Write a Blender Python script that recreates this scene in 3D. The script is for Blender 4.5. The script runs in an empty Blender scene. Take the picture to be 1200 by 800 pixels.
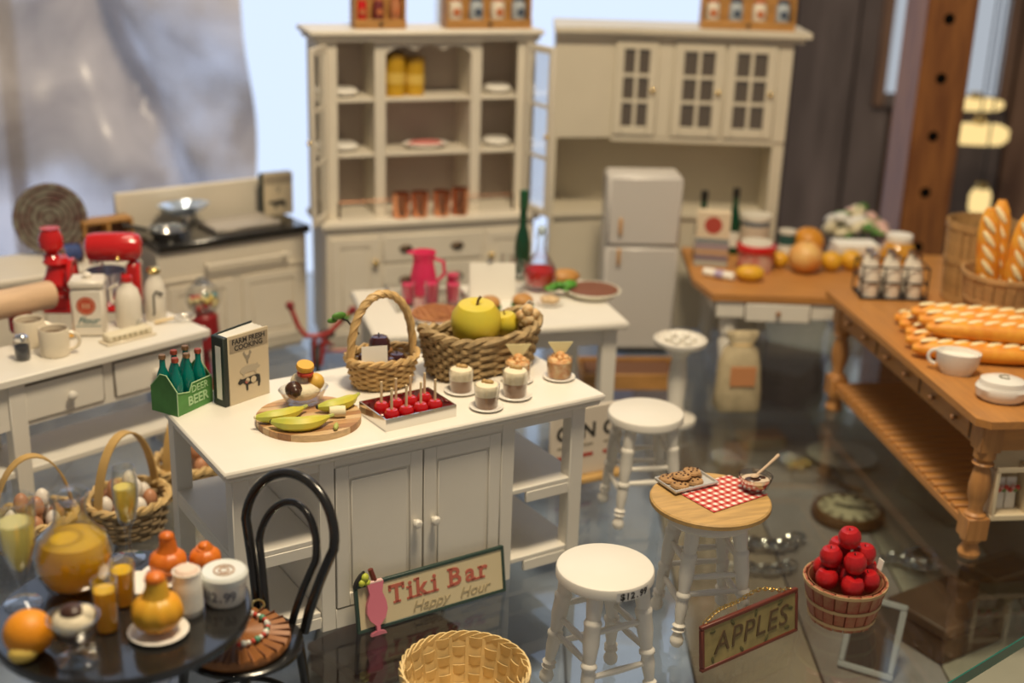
import bpy, math, random
import numpy as np
from mathutils import Vector, Matrix, Euler
random.seed(7)
pi = math.pi
R = math.radians
SC = bpy.context.scene
COL = SC.collection
# ------------------------------------------------------------------ camera
FPX, PITCH, ROLL, CAMH = 1525.0, R(19.3), R(1.92), 2.845
_F = Vector((0, math.cos(PITCH), -math.sin(PITCH)))
_U0 = Vector((0, math.sin(PITCH), math.cos(PITCH)))
_R0 = Vector((1, 0, 0))
_R = _R0 * math.cos(ROLL) + _U0 * math.sin(ROLL)
_U = -_R0 * math.sin(ROLL) + _U0 * math.cos(ROLL)
CAMP = Vector((0, 0, CAMH))
cd = bpy.data.cameras.new('camera')
cd.sensor_width = 36.0
cd.lens = FPX / 1200.0 * 36.0
cd.clip_start, cd.clip_end = 0.05, 200
cd.dof.use_dof = True
cd.dof.focus_distance = 4.95
cd.dof.aperture_fstop = 0.72
cam = bpy.data.objects.new('camera', cd)
COL.objects.link(cam)
cam.matrix_world = Matrix(((_R.x, _U.x, -_F.x, 0), (_R.y, _U.y, -_F.y, 0), (_R.z, _U.z, -_F.z, CAMH), (0, 0, 0, 1)))
SC.camera = cam
# ------------------------------------------------------------------ world, lamps, exposure
w = bpy.data.worlds.new('world'); SC.world = w; w.use_nodes = True
w.node_tree.nodes['Background'].inputs[0].default_value = (0.46, 0.43, 0.40, 1)
w.node_tree.nodes['Background'].inputs[1].default_value = 0.40
def area(name, loc, target, size, power, col):
    l = bpy.data.lights.new(name, 'AREA'); l.energy = power; l.color = col; l.shape = 'DISK'; l.size = size
    o = bpy.data.objects.new(name, l); COL.objects.link(o); o.location = loc
    o.rotation_euler = (Vector(target) - Vector(loc)).to_track_quat('-Z', 'Y').to_euler()
    return o
area('shop_ceiling_lamp', (0.6, 3.6, 7.5), (0.0, 5.2, 0.4), 1.6, 560, (1.0, 0.82, 0.56))
area('shop_ceiling_lamp_rear', (-1.2, 7.6, 8.0), (0.0, 7.0, 0.5), 2.0, 110, (1.0, 0.85, 0.64))
vs = SC.view_settings
vs.view_transform = 'Standard'; vs.look = 'None'; vs.gamma = 1.0; vs.use_curve_mapping = False
vs.exposure = 0.0

# ------------------------------------------------------------------ pixel helpers (a pixel gives a direction; the height of its support gives the distance)
def ray(px, py): return _F * FPX + _R * (px - 600) + _U * (400 - py)
def W(px, py, z=0.0):
    d = ray(px, py); return CAMP + d * ((z - CAMH) / d.z)
def onY(px, py, Y):
    d = ray(px, py); return CAMP + d * (Y / d.y)

# ------------------------------------------------------------------ materials
MATS = {}
def mat(name, col, rough=0.5, metal=0.0, bump=0.0, bscale=40.0, var=0.0, vscale=6.0, spec=0.5, coat=0.0, trans=0.0, sss=0.0, stretch=None, col2=None, emis=None):
    if name in MATS: return MATS[name]
    m = bpy.data.materials.new(name); MATS[name] = m; m.use_nodes = True
    nt = m.node_tree; b = nt.nodes['Principled BSDF']
    b.inputs['Base Color'].default_value = (*col, 1)
    b.inputs['Roughness'].default_value = rough
    b.inputs['Metallic'].default_value = metal
    b.inputs['Specular IOR Level'].default_value = spec
    b.inputs['Coat Weight'].default_value = coat
    b.inputs['Transmission Weight'].default_value = trans
    if sss:
        b.inputs['Subsurface Weight'].default_value = sss
        b.inputs['Subsurface Radius'].default_value = (0.03, 0.015, 0.008)
    if emis:
        b.inputs['Emission Color'].default_value = (*emis[0], 1); b.inputs['Emission Strength'].default_value = emis[1]
    tc = None
    if bump or var:
        tc = nt.nodes.new('ShaderNodeTexCoord'); src = tc.outputs['Object']
        if stretch:
            mp = nt.nodes.new('ShaderNodeMapping'); mp.inputs['Scale'].default_value = stretch
            nt.links.new(src, mp.inputs['Vector']); src = mp.outputs['Vector']
    if var:
        n = nt.nodes.new('ShaderNodeTexNoise'); n.inputs['Scale'].default_value = vscale; n.inputs['Detail'].default_value = 5
        nt.links.new(src, n.inputs['Vector'])
        cr = nt.nodes.new('ShaderNodeValToRGB')
        c2 = col2 or tuple(max(0, c * (1 - var)) for c in col)
        cr.color_ramp.elements[0].position = 0.35; cr.color_ramp.elements[1].position = 0.65
        cr.color_ramp.elements[0].color = (*c2, 1); cr.color_ramp.elements[1].color = (*col, 1)
        nt.links.new(n.outputs['Fac'], cr.inputs['Fac']); nt.links.new(cr.outputs['Color'], b.inputs['Base Color'])
    if bump:
        n = nt.nodes.new('ShaderNodeTexNoise'); n.inputs['Scale'].default_value = bscale; n.inputs['Detail'].default_value = 3
        nt.links.new(src, n.inputs['Vector'])
        bp = nt.nodes.new('ShaderNodeBump'); bp.inputs['Strength'].default_value = bump; bp.inputs['Distance'].default_value = 0.01
        nt.links.new(n.outputs['Fac'], bp.inputs['Height']); nt.links.new(bp.outputs['Normal'], b.inputs['Normal'])
    return m
def thin_glass(name, tint=(0.985, 0.99, 0.985), ior=2.1, base=0.055, rough=0.02):
    if name in MATS: return MATS[name]
    m = bpy.data.materials.new(name); MATS[name] = m; m.use_nodes = True
    nt = m.node_tree; nt.nodes.clear()
    o = nt.nodes.new('ShaderNodeOutputMaterial'); mx = nt.nodes.new('ShaderNodeMixShader')
    t = nt.nodes.new('ShaderNodeBsdfTransparent'); t.inputs[0].default_value = (*tint, 1)
    g = nt.nodes.new('ShaderNodeBsdfGlossy'); g.inputs['Roughness'].default_value = rough
    f = nt.nodes.new('ShaderNodeLayerWeight'); f.inputs['Blend'].default_value = 0.5
    pw = nt.nodes.new('ShaderNodeMath'); pw.operation = 'POWER'; pw.inputs[1].default_value = ior
    ad = nt.nodes.new('ShaderNodeMath'); ad.operation = 'ADD'; ad.use_clamp = True; ad.inputs[1].default_value = base
    nt.links.new(f.outputs['Facing'], pw.inputs[0]); nt.links.new(pw.outputs[0], ad.inputs[0]); nt.links.new(ad.outputs[0], mx.inputs[0])
    nt.links.new(t.outputs[0], mx.inputs[1]); nt.links.new(g.outputs[0], mx.inputs[2]); nt.links.new(mx.outputs[0], o.inputs[0])
    return m
def emit(name, col, s):
    if name in MATS: return MATS[name]
    m = bpy.data.materials.new(name); MATS[name] = m; m.use_nodes = True
    nt = m.node_tree; nt.nodes.clear()
    o = nt.nodes.new('ShaderNodeOutputMaterial'); e = nt.nodes.new('ShaderNodeEmission')
    e.inputs[0].default_value = (*col, 1); e.inputs[1].default_value = s
    nt.links.new(e.outputs[0], o.inputs[0]); return m
def liquid(name, col, tr=0.55):
    if name in MATS: return MATS[name]
    m = bpy.data.materials.new(name); MATS[name] = m; m.use_nodes = True
    nt = m.node_tree; nt.nodes.clear()
    o = nt.nodes.new('ShaderNodeOutputMaterial'); mx = nt.nodes.new('ShaderNodeMixShader'); mx2 = nt.nodes.new('ShaderNodeMixShader')
    d = nt.nodes.new('ShaderNodeBsdfDiffuse'); t = nt.nodes.new('ShaderNodeBsdfTranslucent'); g = nt.nodes.new('ShaderNodeBsdfGlossy')
    d.inputs[0].default_value = (*col, 1); t.inputs[0].default_value = (*col, 1); g.inputs['Roughness'].default_value = 0.1
    mx.inputs[0].default_value = tr; mx2.inputs[0].default_value = 0.05
    nt.links.new(d.outputs[0], mx.inputs[1]); nt.links.new(t.outputs[0], mx.inputs[2])
    nt.links.new(mx.outputs[0], mx2.inputs[1]); nt.links.new(g.outputs[0], mx2.inputs[2]); nt.links.new(mx2.outputs[0], o.inputs[0])
    return m
WHITE = mat('painted_white_wood', (0.80, 0.76, 0.68), 0.42, var=0.05, vscale=3, bump=0.04, bscale=60)
CREAM = mat('painted_cream_wood', (0.74, 0.67, 0.55), 0.45, var=0.06, vscale=3, bump=0.04, bscale=60)
OAK = mat('oak_brown_wood', (0.50, 0.225, 0.058), 0.45, var=0.35, vscale=4, stretch=(1, 9, 9), bump=0.06, bscale=20, col2=(0.42, 0.19, 0.055))
OAKY = mat('oak_brown_wood_along_y', (0.50, 0.225, 0.058), 0.45, var=0.35, vscale=4, stretch=(9, 1, 9), bump=0.06, bscale=20, col2=(0.42, 0.19, 0.055))
OAKZ = mat('oak_brown_wood_upright', (0.50, 0.24, 0.075), 0.45, var=0.35, vscale=4, stretch=(9, 9, 1), col2=(0.38, 0.17, 0.05))
DARKGAP = mat('dark_interior', (0.06, 0.05, 0.04), 0.9)
BLACK = mat('black_lacquer', (0.012, 0.011, 0.010), 0.22, coat=0.4)
BLACKM = mat('black_matte', (0.02, 0.018, 0.016), 0.6)
INK = mat('black_print', (0.03, 0.028, 0.025), 0.7)
PLATE = mat('white_china', (0.84, 0.81, 0.75), 0.18, coat=0.3)
PAPER = mat('white_paper', (0.85, 0.82, 0.74), 0.8)
GLASS = thin_glass('clear_thin_glass')
SILVER = mat('polished_silver', (0.75, 0.73, 0.70), 0.16, 1.0)
GOLD = mat('polished_brass', (0.80, 0.58, 0.22), 0.25, 1.0)
COPPER = mat('bright_copper', (0.78, 0.36, 0.20), 0.25, 1.0)
RED = mat('glossy_red_enamel', (0.55, 0.012, 0.012), 0.18, coat=0.5)
STRAW = mat('pale_straw_wicker', (0.72, 0.50, 0.22), 0.6, var=0.3, vscale=18)
RATTAN = mat('honey_rattan', (0.68, 0.45, 0.19), 0.5, var=0.3, vscale=14)
SEAGRASS = mat('brown_seagrass_rope', (0.47, 0.33, 0.16), 0.75, var=0.4, vscale=25, bump=0.3, bscale=90)
SPLINT = mat('bamboo_splint', (0.80, 0.59, 0.27), 0.5, var=0.25, vscale=10)
STAVE = mat('basket_stave_wood', (0.56, 0.33, 0.14), 0.6, var=0.3, vscale=12)

# ------------------------------------------------------------------ mesh builder
class MB:
    def __init__(s): s.v = []; s.f = []; s.m = Matrix.Identity(4)
    def at(s, loc=(0, 0, 0), rz=0, rx=0, ry=0, sc=None):
        s.m = Matrix.Translation(loc) @ Euler((rx, ry, rz)).to_matrix().to_4x4()
        if sc: s.m = s.m @ Matrix.Diagonal((*sc, 1))
        return s
    def add(s, vs, fs):
        n = len(s.v); m = s.m
        s.v += [tuple(m @ Vector(p)) for p in vs]
        s.f += [tuple(i + n for i in f) for f in fs]
        return s
    def box(s, x0, x1, y0, y1, z0, z1, b=0.0):
        if b <= 0:
            return s.add([(x0, y0, z0), (x1, y0, z0), (x1, y1, z0), (x0, y1, z0), (x0, y0, z1), (x1, y0, z1), (x1, y1, z1), (x0, y1, z1)],
                         [(3, 2, 1, 0), (4, 5, 6, 7), (0, 1, 5, 4), (1, 2, 6, 5), (2, 3, 7, 6), (3, 0, 4, 7)])
        b = min(b, (x1 - x0) * .45, (y1 - y0) * .45, (z1 - z0) * .45)
        V = []; idx = {}
        X = (x0, x1); Y = (y0, y1); Z = (z0, z1)
        for i in (0, 1):
            for j in (0, 1):
                for k in (0, 1):
                    sx, sy, sz = (b if i == 0 else -b), (b if j == 0 else -b), (b if k == 0 else -b)
                    idx[i, j, k, 0] = len(V); V.append((X[i], Y[j] + sy, Z[k] + sz))
                    idx[i, j, k, 1] = len(V); V.append((X[i] + sx, Y[j], Z[k] + sz))
                    idx[i, j, k, 2] = len(V); V.append((X[i] + sx, Y[j] + sy, Z[k]))
        F = []
        q = ((0, 0), (1, 0), (1, 1), (0, 1))
        for a in (0, 1):
            f0 = [idx[a, u, w_, 0] for u, w_ in q]; f1 = [idx[u, a, w_, 1] for u, w_ in q]; f2 = [idx[u, w_, a, 2] for u, w_ in q]
            F += [f0 if a else f0[::-1], f1[::-1] if a else f1, f2 if a else f2[::-1]]
        for a in (0, 1):
            for c in (0, 1):
                F.append([idx[a, c, 0, 0], idx[a, c, 0, 1], idx[a, c, 1, 1], idx[a, c, 1, 0]][::(1 if a == c else -1)])
                F.append([idx[a, 0, c, 0], idx[a, 1, c, 0], idx[a, 1, c, 2], idx[a, 0, c, 2]][::(1 if a == c else -1)])
                F.append([idx[0, a, c, 1], idx[0, a, c, 2], idx[1, a, c, 2], idx[1, a, c, 1]][::(1 if a == c else -1)])
        for i in (0, 1):
            for j in (0, 1):
                for k in (0, 1):
                    t = [idx[i, j, k, 0], idx[i, j, k, 1], idx[i, j, k, 2]]
                    F.append(t if (i + j + k) % 2 else t[::-1])
        return s.add(V, F)
    def lathe(s, prof, seg=24, fx=1.0, fy=1.0):
        V = []; F = []; rows = []
        for r, z in prof:
            if r <= 1e-6: rows.append([len(V)]); V.append((0, 0, z))
            else:
                rows.append(list(range(len(V), len(V) + seg)))
                V += [(r * fx * math.cos(2 * pi * i / seg), r * fy * math.sin(2 * pi * i / seg), z) for i in range(seg)]
        for a, b in zip(rows, rows[1:]):
            for i in range(seg):
                j = (i + 1) % seg
                if len(a) == 1 and len(b) == 1: break
                if len(a) == 1: F.append((a[0], b[j], b[i]))
                elif len(b) == 1: F.append((a[i], a[j], b[0]))
                else: F.append((a[i], a[j], b[j], b[i]))
        return s.add(V, F)
    def cyl(s, r, z0, z1, seg=20, r2=None, b=0.0):
        r2 = r if r2 is None else r2
        if b: return s.lathe([(0, z0), (r - b, z0), (r, z0 + b), (r2, z1 - b), (r2 - b, z1), (0, z1)], seg)
        return s.lathe([(0, z0), (r, z0), (r2, z1), (0, z1)], seg)
    def ball(s, c, r, seg=14, rings=8, sc=(1, 1, 1)):
        old = s.m; s.m = old @ Matrix.Translation(c) @ Matrix.Diagonal((*sc, 1))
        s.lathe([(r * math.sin(pi * i / rings), -r * math.cos(pi * i / rings)) for i in range(rings + 1)], seg)
        s.m = old; return s
    def tube(s, pts, r, seg=8, closed=False, flat=1.0, up=None):
        pts = [Vector(p) for p in pts]; n = len(pts)
        rs = r if isinstance(r, (list, tuple)) else [r] * n
        V = []; F = []; nrm = None
        for i in range(n):
            if closed: t = pts[(i + 1) % n] - pts[i - 1]
            else: t = pts[min(i + 1, n - 1)] - pts[max(i - 1, 0)]
            if t.length < 1e-9: t = Vector((0, 0, 1))
            t.normalize()
            if up is not None: nrm = Vector(up if not callable(up) else up(pts[i]))
            if nrm is None: nrm = Vector((0, 0, 1)) if abs(t.z) < 0.9 else Vector((1, 0, 0))
            nrm = nrm - t * nrm.dot(t)
            if nrm.length < 1e-6: nrm = t.orthogonal()
            nrm.normalize(); bi = t.cross(nrm)
            for k in range(seg):
                a = 2 * pi * (k + .5) / seg
                V.append(pts[i] + nrm * (rs[i] * flat * math.cos(a)) + bi * (rs[i] * math.sin(a)))
        m = n if closed else n - 1
        for i in range(m):
            j = (i + 1) % n
            for k in range(seg):
                l = (k + 1) % seg
                F.append((i * seg + k, i * seg + l, j * seg + l, j * seg + k))
        if not closed:
            F.append(tuple(range(seg - 1, -1, -1))); F.append(tuple(range((n - 1) * seg, n * seg)))
        return s.add(V, F)
    def prism(s, poly, z0, z1):
        n = len(poly)
        V = [(x, y, z0) for x, y in poly] + [(x, y, z1) for x, y in poly]
        F = [tuple(range(n - 1, -1, -1)), tuple(range(n, 2 * n))] + [(i, (i + 1) % n, n + (i + 1) % n, n + i) for i in range(n)]
        return s.add(V, F)
    def mesh(s, name, angle=38):
        me = bpy.data.meshes.new(name); me.from_pydata(s.v, [], s.f)
        me.polygons.foreach_set('use_smooth', [True] * len(me.polygons))
        me.set_sharp_from_angle(angle=R(angle)); me.update()
        return me
def _link(name, data, parent=None):
    o = bpy.data.objects.new(name, data); COL.objects.link(o)
    if parent is not None: o.parent = parent
    return o
def tag(o, label, cat, group=None):
    o['label'] = label; o['category'] = cat
    if group: o['group'] = group
    return o
def thing(name, label, cat, loc=(0, 0, 0), rz=0.0, group=None, rx=0.0, ry=0.0):
    o = _link(name, None); o.empty_display_size = 0.05
    o.location = loc; o.rotation_euler = (rx, ry, rz)
    return tag(o, label, cat, group)
def part(name, mb, m, parent, label=None, loc=None, rot=None, angle=38):
    me = mb if isinstance(mb, bpy.types.Mesh) else mb.mesh(name, angle)
    if m is not None and not me.materials: me.materials.append(m)
    o = _link(name, me, parent)
    if loc is not None: o.location = loc
    if rot is not None: o.rotation_euler = rot
    if label: o['label'] = label
    return o
def solo(name, mb, m, label, cat, loc=(0, 0, 0), rz=0.0, group=None, rx=0.0, ry=0.0):
    o = part(name, mb, m, None); o.location = loc; o.rotation_euler = (rx, ry, rz)
    return tag(o, label, cat, group)
def struct(name, mb, m, parent=None):
    o = part(name, mb, m, parent)
    o['kind'] = 'structure'
    return o
def dup(root, loc, rz=None, label=None, group=None, rot=None, sc=None):
    r = root.copy(); COL.objects.link(r); r.location = loc
    if rz is not None: r.rotation_euler = (root.rotation_euler.x, root.rotation_euler.y, rz)
    if rot is not None: r.rotation_euler = rot
    if sc: r.scale = (sc, sc, sc)
    if label: r['label'] = label
    if group: r['group'] = group
    for ch in list(root.children):
        c = ch.copy(); COL.objects.link(c); c.parent = r
        for g in list(ch.children):
            d = g.copy(); COL.objects.link(d); d.parent = c
    return r
def textmesh(s, size, bold=0.0, shear=0.0, ext=0.001, space=1.0):
    cu = bpy.data.curves.new('lettering', 'FONT'); cu.body = s; cu.size = size; cu.align_x = 'CENTER'; cu.align_y = 'CENTER'
    cu.offset = bold; cu.shear = shear; cu.extrude = ext; cu.space_character = space; cu.resolution_u = 3
    ob = bpy.data.objects.new('lettering_tmp', cu)
    me = bpy.data.meshes.new_from_object(ob)
    bpy.data.objects.remove(ob); bpy.data.curves.remove(cu)
    return me
FRONT = (pi / 2, 0, 0)       # text standing upright, facing -y
def text(s, size, m, parent, loc, rot=FRONT, name='lettering', **k):
    return part(name, textmesh(s, size, **k), m, parent, loc=loc, rot=rot)
def circ(r, n=24, c=(0, 0), a0=0.0): return [(c[0] + r * math.cos(a0 + 2 * pi * i / n), c[1] + r * math.sin(a0 + 2 * pi * i / n)) for i in range(n)]
def ringpts(r, z, n=32, ry=None): return [(r * math.cos(2 * pi * i / n), (ry or r) * math.sin(2 * pi * i / n), z) for i in range(n)]
# ================================================================== the setting
# glass display shelf the furniture stands on
SHG = thin_glass('shelf_glass', (0.90, 0.93, 0.92), 4.0, 0.07, 0.012)
GEDGE = mat('green_glass_edge', (0.015, 0.16, 0.13), 0.12, coat=0.5)
d40 = Vector((math.cos(R(40.1)), math.sin(R(40.1))))
pe = W(1110, 800, 0).xy
e0 = pe - d40 * 3.4; e1 = pe + d40 * 4.6
shelf_poly = [tuple(e0), tuple(e1), (e1.x, 9.6), (-5.2, 9.6), (-5.2, e0.y)]
fl = struct('floor', MB().prism(shelf_poly, -0.05, 0.0), SHG)
fl['label'] = 'clear glass display shelf under the miniature furniture'
nrm = Vector((d40.y, -d40.x))
a = MB().at((e0.x, e0.y, 0), rz=R(40.1)); a.box(0, 8.0, -0.006, 0.0, -0.0505, 0.0005)
part('polished_edge', a, GEDGE, fl, 'green polished edge of the glass shelf')
# level below, seen through the glass
LZ = -0.6
LOWA = mat('lower_shelf_blue_with_reflection', (0.40, 0.46, 0.66), 0.5, var=0.5, vscale=0.9, col2=(0.26, 0.27, 0.34))  # board blue raised to paint in the blue reflection on the glass
LOWB = mat('lower_shelf_tan_wood', (0.38, 0.30, 0.215), 0.5, var=0.5, vscale=0.9, col2=(0.22, 0.165, 0.125))
LOWC = mat('lower_shelf_grey_paint', (0.40, 0.37, 0.36), 0.5, var=0.5, vscale=0.9, col2=(0.22, 0.17, 0.14))
lo = thing('lower_shelf', 'tan and reflection-blue board shelf one level below the glass shelf', 'shelf', (0, 0, LZ))
bms = []
for q, m_ in enumerate((LOWA, LOWB, LOWC, mat('lower_shelf_pale_paint', (0.60, 0.56, 0.45), 0.5, var=0.3, vscale=0.9))):
    b_ = MB().box(-0.295, 0.295, -5.2, 4.2, -0.12, 0.0, 0.006).mesh('shelf_board'); b_.materials.append(m_); bms.append(b_)
for i in range(17):
    part('shelf_board', bms[(0, 0, 2, 0, 0, 2, 0, 2, 0, 0, 1, 2, 3, 1, 3, 1, 3)[i]], None, lo, loc=(-4.8 + .6 * i, 7.4, 0))
# back of the shop: window on the left, board wall on the right
BW = mat('dark_board_wall', (0.17, 0.135, 0.135), 0.7, var=0.55, vscale=1.2, stretch=(3, 3, 0.5), col2=(0.085, 0.066, 0.066))
BW2 = mat('brown_board_wall', (0.22, 0.13, 0.09), 0.7, var=0.5, vscale=1.5, stretch=(3, 3, 0.5), col2=(0.09, 0.045, 0.03))
YB = 11.6
wl = struct('wall_back', MB().box(1.95, 9.0, YB + 0.06, YB + 0.2, -4, 7), BW)
bx = 1.95
k = 0
while bx < 8.6:
    wd = (0.42, 0.55, 0.36, 0.62)[k % 4]
    part('wall_board', MB().box(bx + .012, bx + wd - .012, YB - 0.02 - 0.015 * (k % 2), YB + 0.058, -4, 7, 0.01), BW2 if k % 5 in (0, 3) else BW, wl)
    bx += wd; k += 1
SKYG = emit('window_daylight', (0.66, 0.78, 1.0), 1.15)
win = struct('window_1', MB().box(-9.0, 1.88, YB + 0.05, YB + 0.07, -3.5, 7.0), SKYG)
FRM = mat('white_window_frame', (0.72, 0.76, 0.82), 0.5)
for nm, bb in (('window_frame', (-9.1, 1.95, YB - .06, YB + .1, 6.95, 7.15)), ('window_frame', (-9.1, 1.95, YB - .06, YB + .1, -3.65, -3.45)),
               ('window_frame', (1.80, 1.94, YB - .06, YB + .1, -3.45, 6.95)), ('mullion', (-0.75, -0.62, YB - .04, YB + .09, -3.45, 6.95)),
               ('mullion', (-4.6, -4.45, YB - .04, YB + .09, -3.45, 6.95))):
    part(nm, MB().box(*bb, 0.01), FRM, win)
# a second narrow lit window behind the post
w2a, w2b, w2z = onY(1042, 60, YB - .05).x, onY(1176, 60, YB - .05).x, onY(1150, 112, YB - .05).z
w2 = struct('window_2', MB().box(w2a, w2b, YB - 0.06, YB - 0.045, w2z, 6.0), emit('window_daylight_dim', (0.70, 0.76, 0.84), 0.62))
part('window_frame', MB().box(w2a - .1, w2a, YB - 0.1, YB - .04, w2z - .12, 6.1, .01), BW2, w2)
part('window_frame', MB().box(w2b, w2b + .1, YB - 0.1, YB - .04, w2z - .12, 6.1, .01), BW2, w2)
part('window_frame', MB().box(w2a, w2b, YB - 0.1, YB - .04, w2z - .12, w2z, .01), BW, w2)
# crumpled translucent plastic sheet hanging at the left
def plastic():
    m = bpy.data.materials.new('translucent_plastic_film'); m.use_nodes = True
    nt = m.node_tree; nt.nodes.clear()
    o = nt.nodes.new('ShaderNodeOutputMaterial'); mx = nt.nodes.new('ShaderNodeMixShader'); mx2 = nt.nodes.new('ShaderNodeMixShader')
    d = nt.nodes.new('ShaderNodeBsdfDiffuse'); t = nt.nodes.new('ShaderNodeBsdfTransparent'); g = nt.nodes.new('ShaderNodeBsdfGlossy')
    n = nt.nodes.new('ShaderNodeTexNoise'); n.inputs['Scale'].default_value = 1.7; n.inputs['Detail'].default_value = 7; n.inputs['Distortion'].default_value = 0.8
    tc = nt.nodes.new('ShaderNodeTexCoord'); nt.links.new(tc.outputs['Object'], n.inputs['Vector'])
    cr = nt.nodes.new('ShaderNodeValToRGB'); cr.color_ramp.elements[0].position = 0.3; cr.color_ramp.elements[1].position = 0.72
    cr.color_ramp.elements[0].color = (0.36, 0.315, 0.30, 1); cr.color_ramp.elements[1].color = (0.70, 0.65, 0.64, 1)
    nt.links.new(n.outputs['Fac'], cr.inputs['Fac']); nt.links.new(cr.outputs['Color'], d.inputs['Color'])
    t.inputs[0].default_value = (0.84, 0.80, 0.82, 1); g.inputs['Roughness'].default_value = 0.25
    n2_ = nt.nodes.new('ShaderNodeTexNoise'); n2_.inputs['Scale'].default_value = 0.9; n2_.inputs['Detail'].default_value = 4; nt.links.new(tc.outputs['Object'], n2_.inputs['Vector'])
    mr_ = nt.nodes.new('ShaderNodeMapRange'); mr_.inputs['From Min'].default_value = 0.36; mr_.inputs['From Max'].default_value = 0.56; mr_.inputs['To Min'].default_value = 0.42; mr_.inputs['To Max'].default_value = 0.86
    nt.links.new(n2_.outputs['Fac'], mr_.inputs['Value']); nt.links.new(mr_.outputs[0], mx.inputs[0]); nt.links.new(t.outputs[0], mx.inputs[1]); nt.links.new(d.outputs[0], mx.inputs[2])
    mx2.inputs[0].default_value = 0.03; nt.links.new(mx.outputs[0], mx2.inputs[1]); nt.links.new(g.outputs[0], mx2.inputs[2])
    nt.links.new(mx2.outputs[0], o.inputs[0]); return m
def film(u, v, x0, x1, y, z0, z1, ph):
    x = x0 + (x1 - x0) * u; z = z0 + (z1 - z0) * v
    dy = 0.16 * math.sin(9 * u + 3 * v + ph) + 0.06 * math.sin(17 * u - 8 * v + ph) + 0.07 * math.sin(26 * v + 6 * u) + 0.34 * math.exp(-((u + 0.55 * v - 0.95) / 0.05) ** 2)
    if u > 0.93: x += 0.06 * math.sin(7 * v)
    return (x, y + dy, z)
n1, n2 = 70, 60
V = [film(i / n1, j / n2, -6.2, onY(292, 100, 10.2).x, 10.2, -0.6, 4.6, 0.4) for j in range(n2 + 1) for i in range(n1 + 1)]
V += [(x, y + 0.012, z) for x, y, z in V]
n0 = (n1 + 1) * (n2 + 1)
Fc = []
for j in range(n2):
    for i in range(n1):
        q = j * (n1 + 1) + i
        Fc.append((q, q + 1, q + n1 + 2, q + n1 + 1))
me = MB(); me.add(V[:n0], Fc)
solo('plastic_sheet', me, plastic(), 'crumpled grey translucent plastic sheet hanging in front of the window', 'sheet')
# wooden upright of the display case with peg holes
pc = onY(1058, 280, 8.75)
PX, PY = pc.x + .13, 8.9
po = thing('wooden_post', 'brown wooden upright post with a column of peg holes', 'post', (PX, PY, LZ + .001), R(4))
POST = mat('post_brown_wood', (0.26, 0.10, 0.025), 0.5, var=0.4, vscale=3, stretch=(7, 7, 0.8), col2=(0.16, 0.055, 0.014))
part('shaft', MB().box(-.17, .17, -.12, .30, 0, 8, 0.012), POST, po)
hz = [onY(px, py, 8.75).z - LZ for px, py in ((1089, 22), (1079, 92), (1070, 160), (1063, 226))]
step = (hz[0] - hz[3]) / 3
hm = MB().at((0, 0, 0), rx=pi / 2).cyl(0.036, -0.004, 0.004, 16).mesh('peg_hole'); hm.materials.append(mat('peg_hole_black', (.006, .005, .004), .9, spec=0.0))
for i in range(-3, 9):
    part('peg_hole', hm, None, po, loc=(-0.02, -0.119, hz[3] + step * i))
# gold lights and flowers far behind the post
for i, (px, py, ww, hh) in enumerate(((1146, 157, .52, .17), (1142, 122, .50, .10), (1148, 235, .18, .2))):
    p = onY(px, py, (10.9, 11.15, 10.5)[i])
    t = thing('shop_lamp', ('wide warm lamp glowing behind the wooden post', 'slim warm lamp above the wide lamp behind the post', 'small round warm lamp low behind the bread basket')[i], 'lamp', p)
    part('lamp_shade', MB().lathe([(ww / 2 * .8, -hh / 2), (ww / 2, -hh / 4), (ww / 2, hh / 4), (ww / 2 * .7, hh / 2), (0, hh / 2)], 18, fy=.3), emit('warm_lamp_glow', (1.0, 0.72, 0.30), 1.1), t)
    part('lamp_cap', MB().cyl(.05, hh / 2, hh / 2 + .05, 12), GOLD, t)
    part('cord', MB().at(((0, .12, 0)[i], 0, 0)).cyl(.008, hh / 2 + .04, 7 - p.z, 6), BLACKM, t)

# ================================================================== kitchen island
IA = R(32.63); IO = Vector((-1.026, 4.277)); ie = Vector((math.cos(IA), math.sin(IA))); inn = Vector((-ie.y, ie.x))
def isl(a, b, z=0.8):
    p = IO + ie * a + inn * b; return Vector((p.x, p.y, z))
island = thing('kitchen_island', 'white kitchen island with two panel doors and open end shelves', 'island', isl(0, 0, 0), IA)
IW, ID = 1.708, 0.818
part('worktop', MB().box(0, IW, 0, ID, 0.772, 0.80, 0.008), WHITE, island)
part('moulding', MB().box(0.014, IW - .014, .014, ID - .014, 0.748, 0.772, 0.008), WHITE, island)
part('apron', MB().box(0.045, IW - .075, .045, .06, 0.705, 0.748), WHITE, island)
part('apron', MB().box(0.045, IW - .075, ID - .06, ID - .045, 0.705, 0.748), WHITE, island)
part('apron', MB().box(0.045, 0.06, .06, ID - .06, 0.705, 0.748), WHITE, island)
part('apron', MB().box(IW - .09, IW - .075, .06, ID - .06, 0.705, 0.748), WHITE, island)
for x in (.04, 1.563):
    for y in (.04, ID - .11):
        part('leg', MB().box(x, x + .07, y, y + .07, 0, 0.75, 0.004), WHITE, island)
for x0, x1 in ((.04, .39), (1.275, 1.633)):
    for z in (.40, .07):
        part('shelf', MB().box(x0 + .002, x1 - .002, .045, ID - .045, z, z + .022, .003), WHITE, island)
        part('shelf_rail', MB().box(x0 + .07, x1 - .07 if x1 > 1.5 else x1, .042, .06, z - .05, z + .0, .003), WHITE, island)
        if x0 < .1: part('shelf_rail', MB().box(.042, .06, .11, ID - .11, z - .05, z, .003), WHITE, island)
        else: part('shelf_rail', MB().box(x1 - .02, x1 - .002, .11, ID - .11, z - .05, z, .003), WHITE, island)
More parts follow.
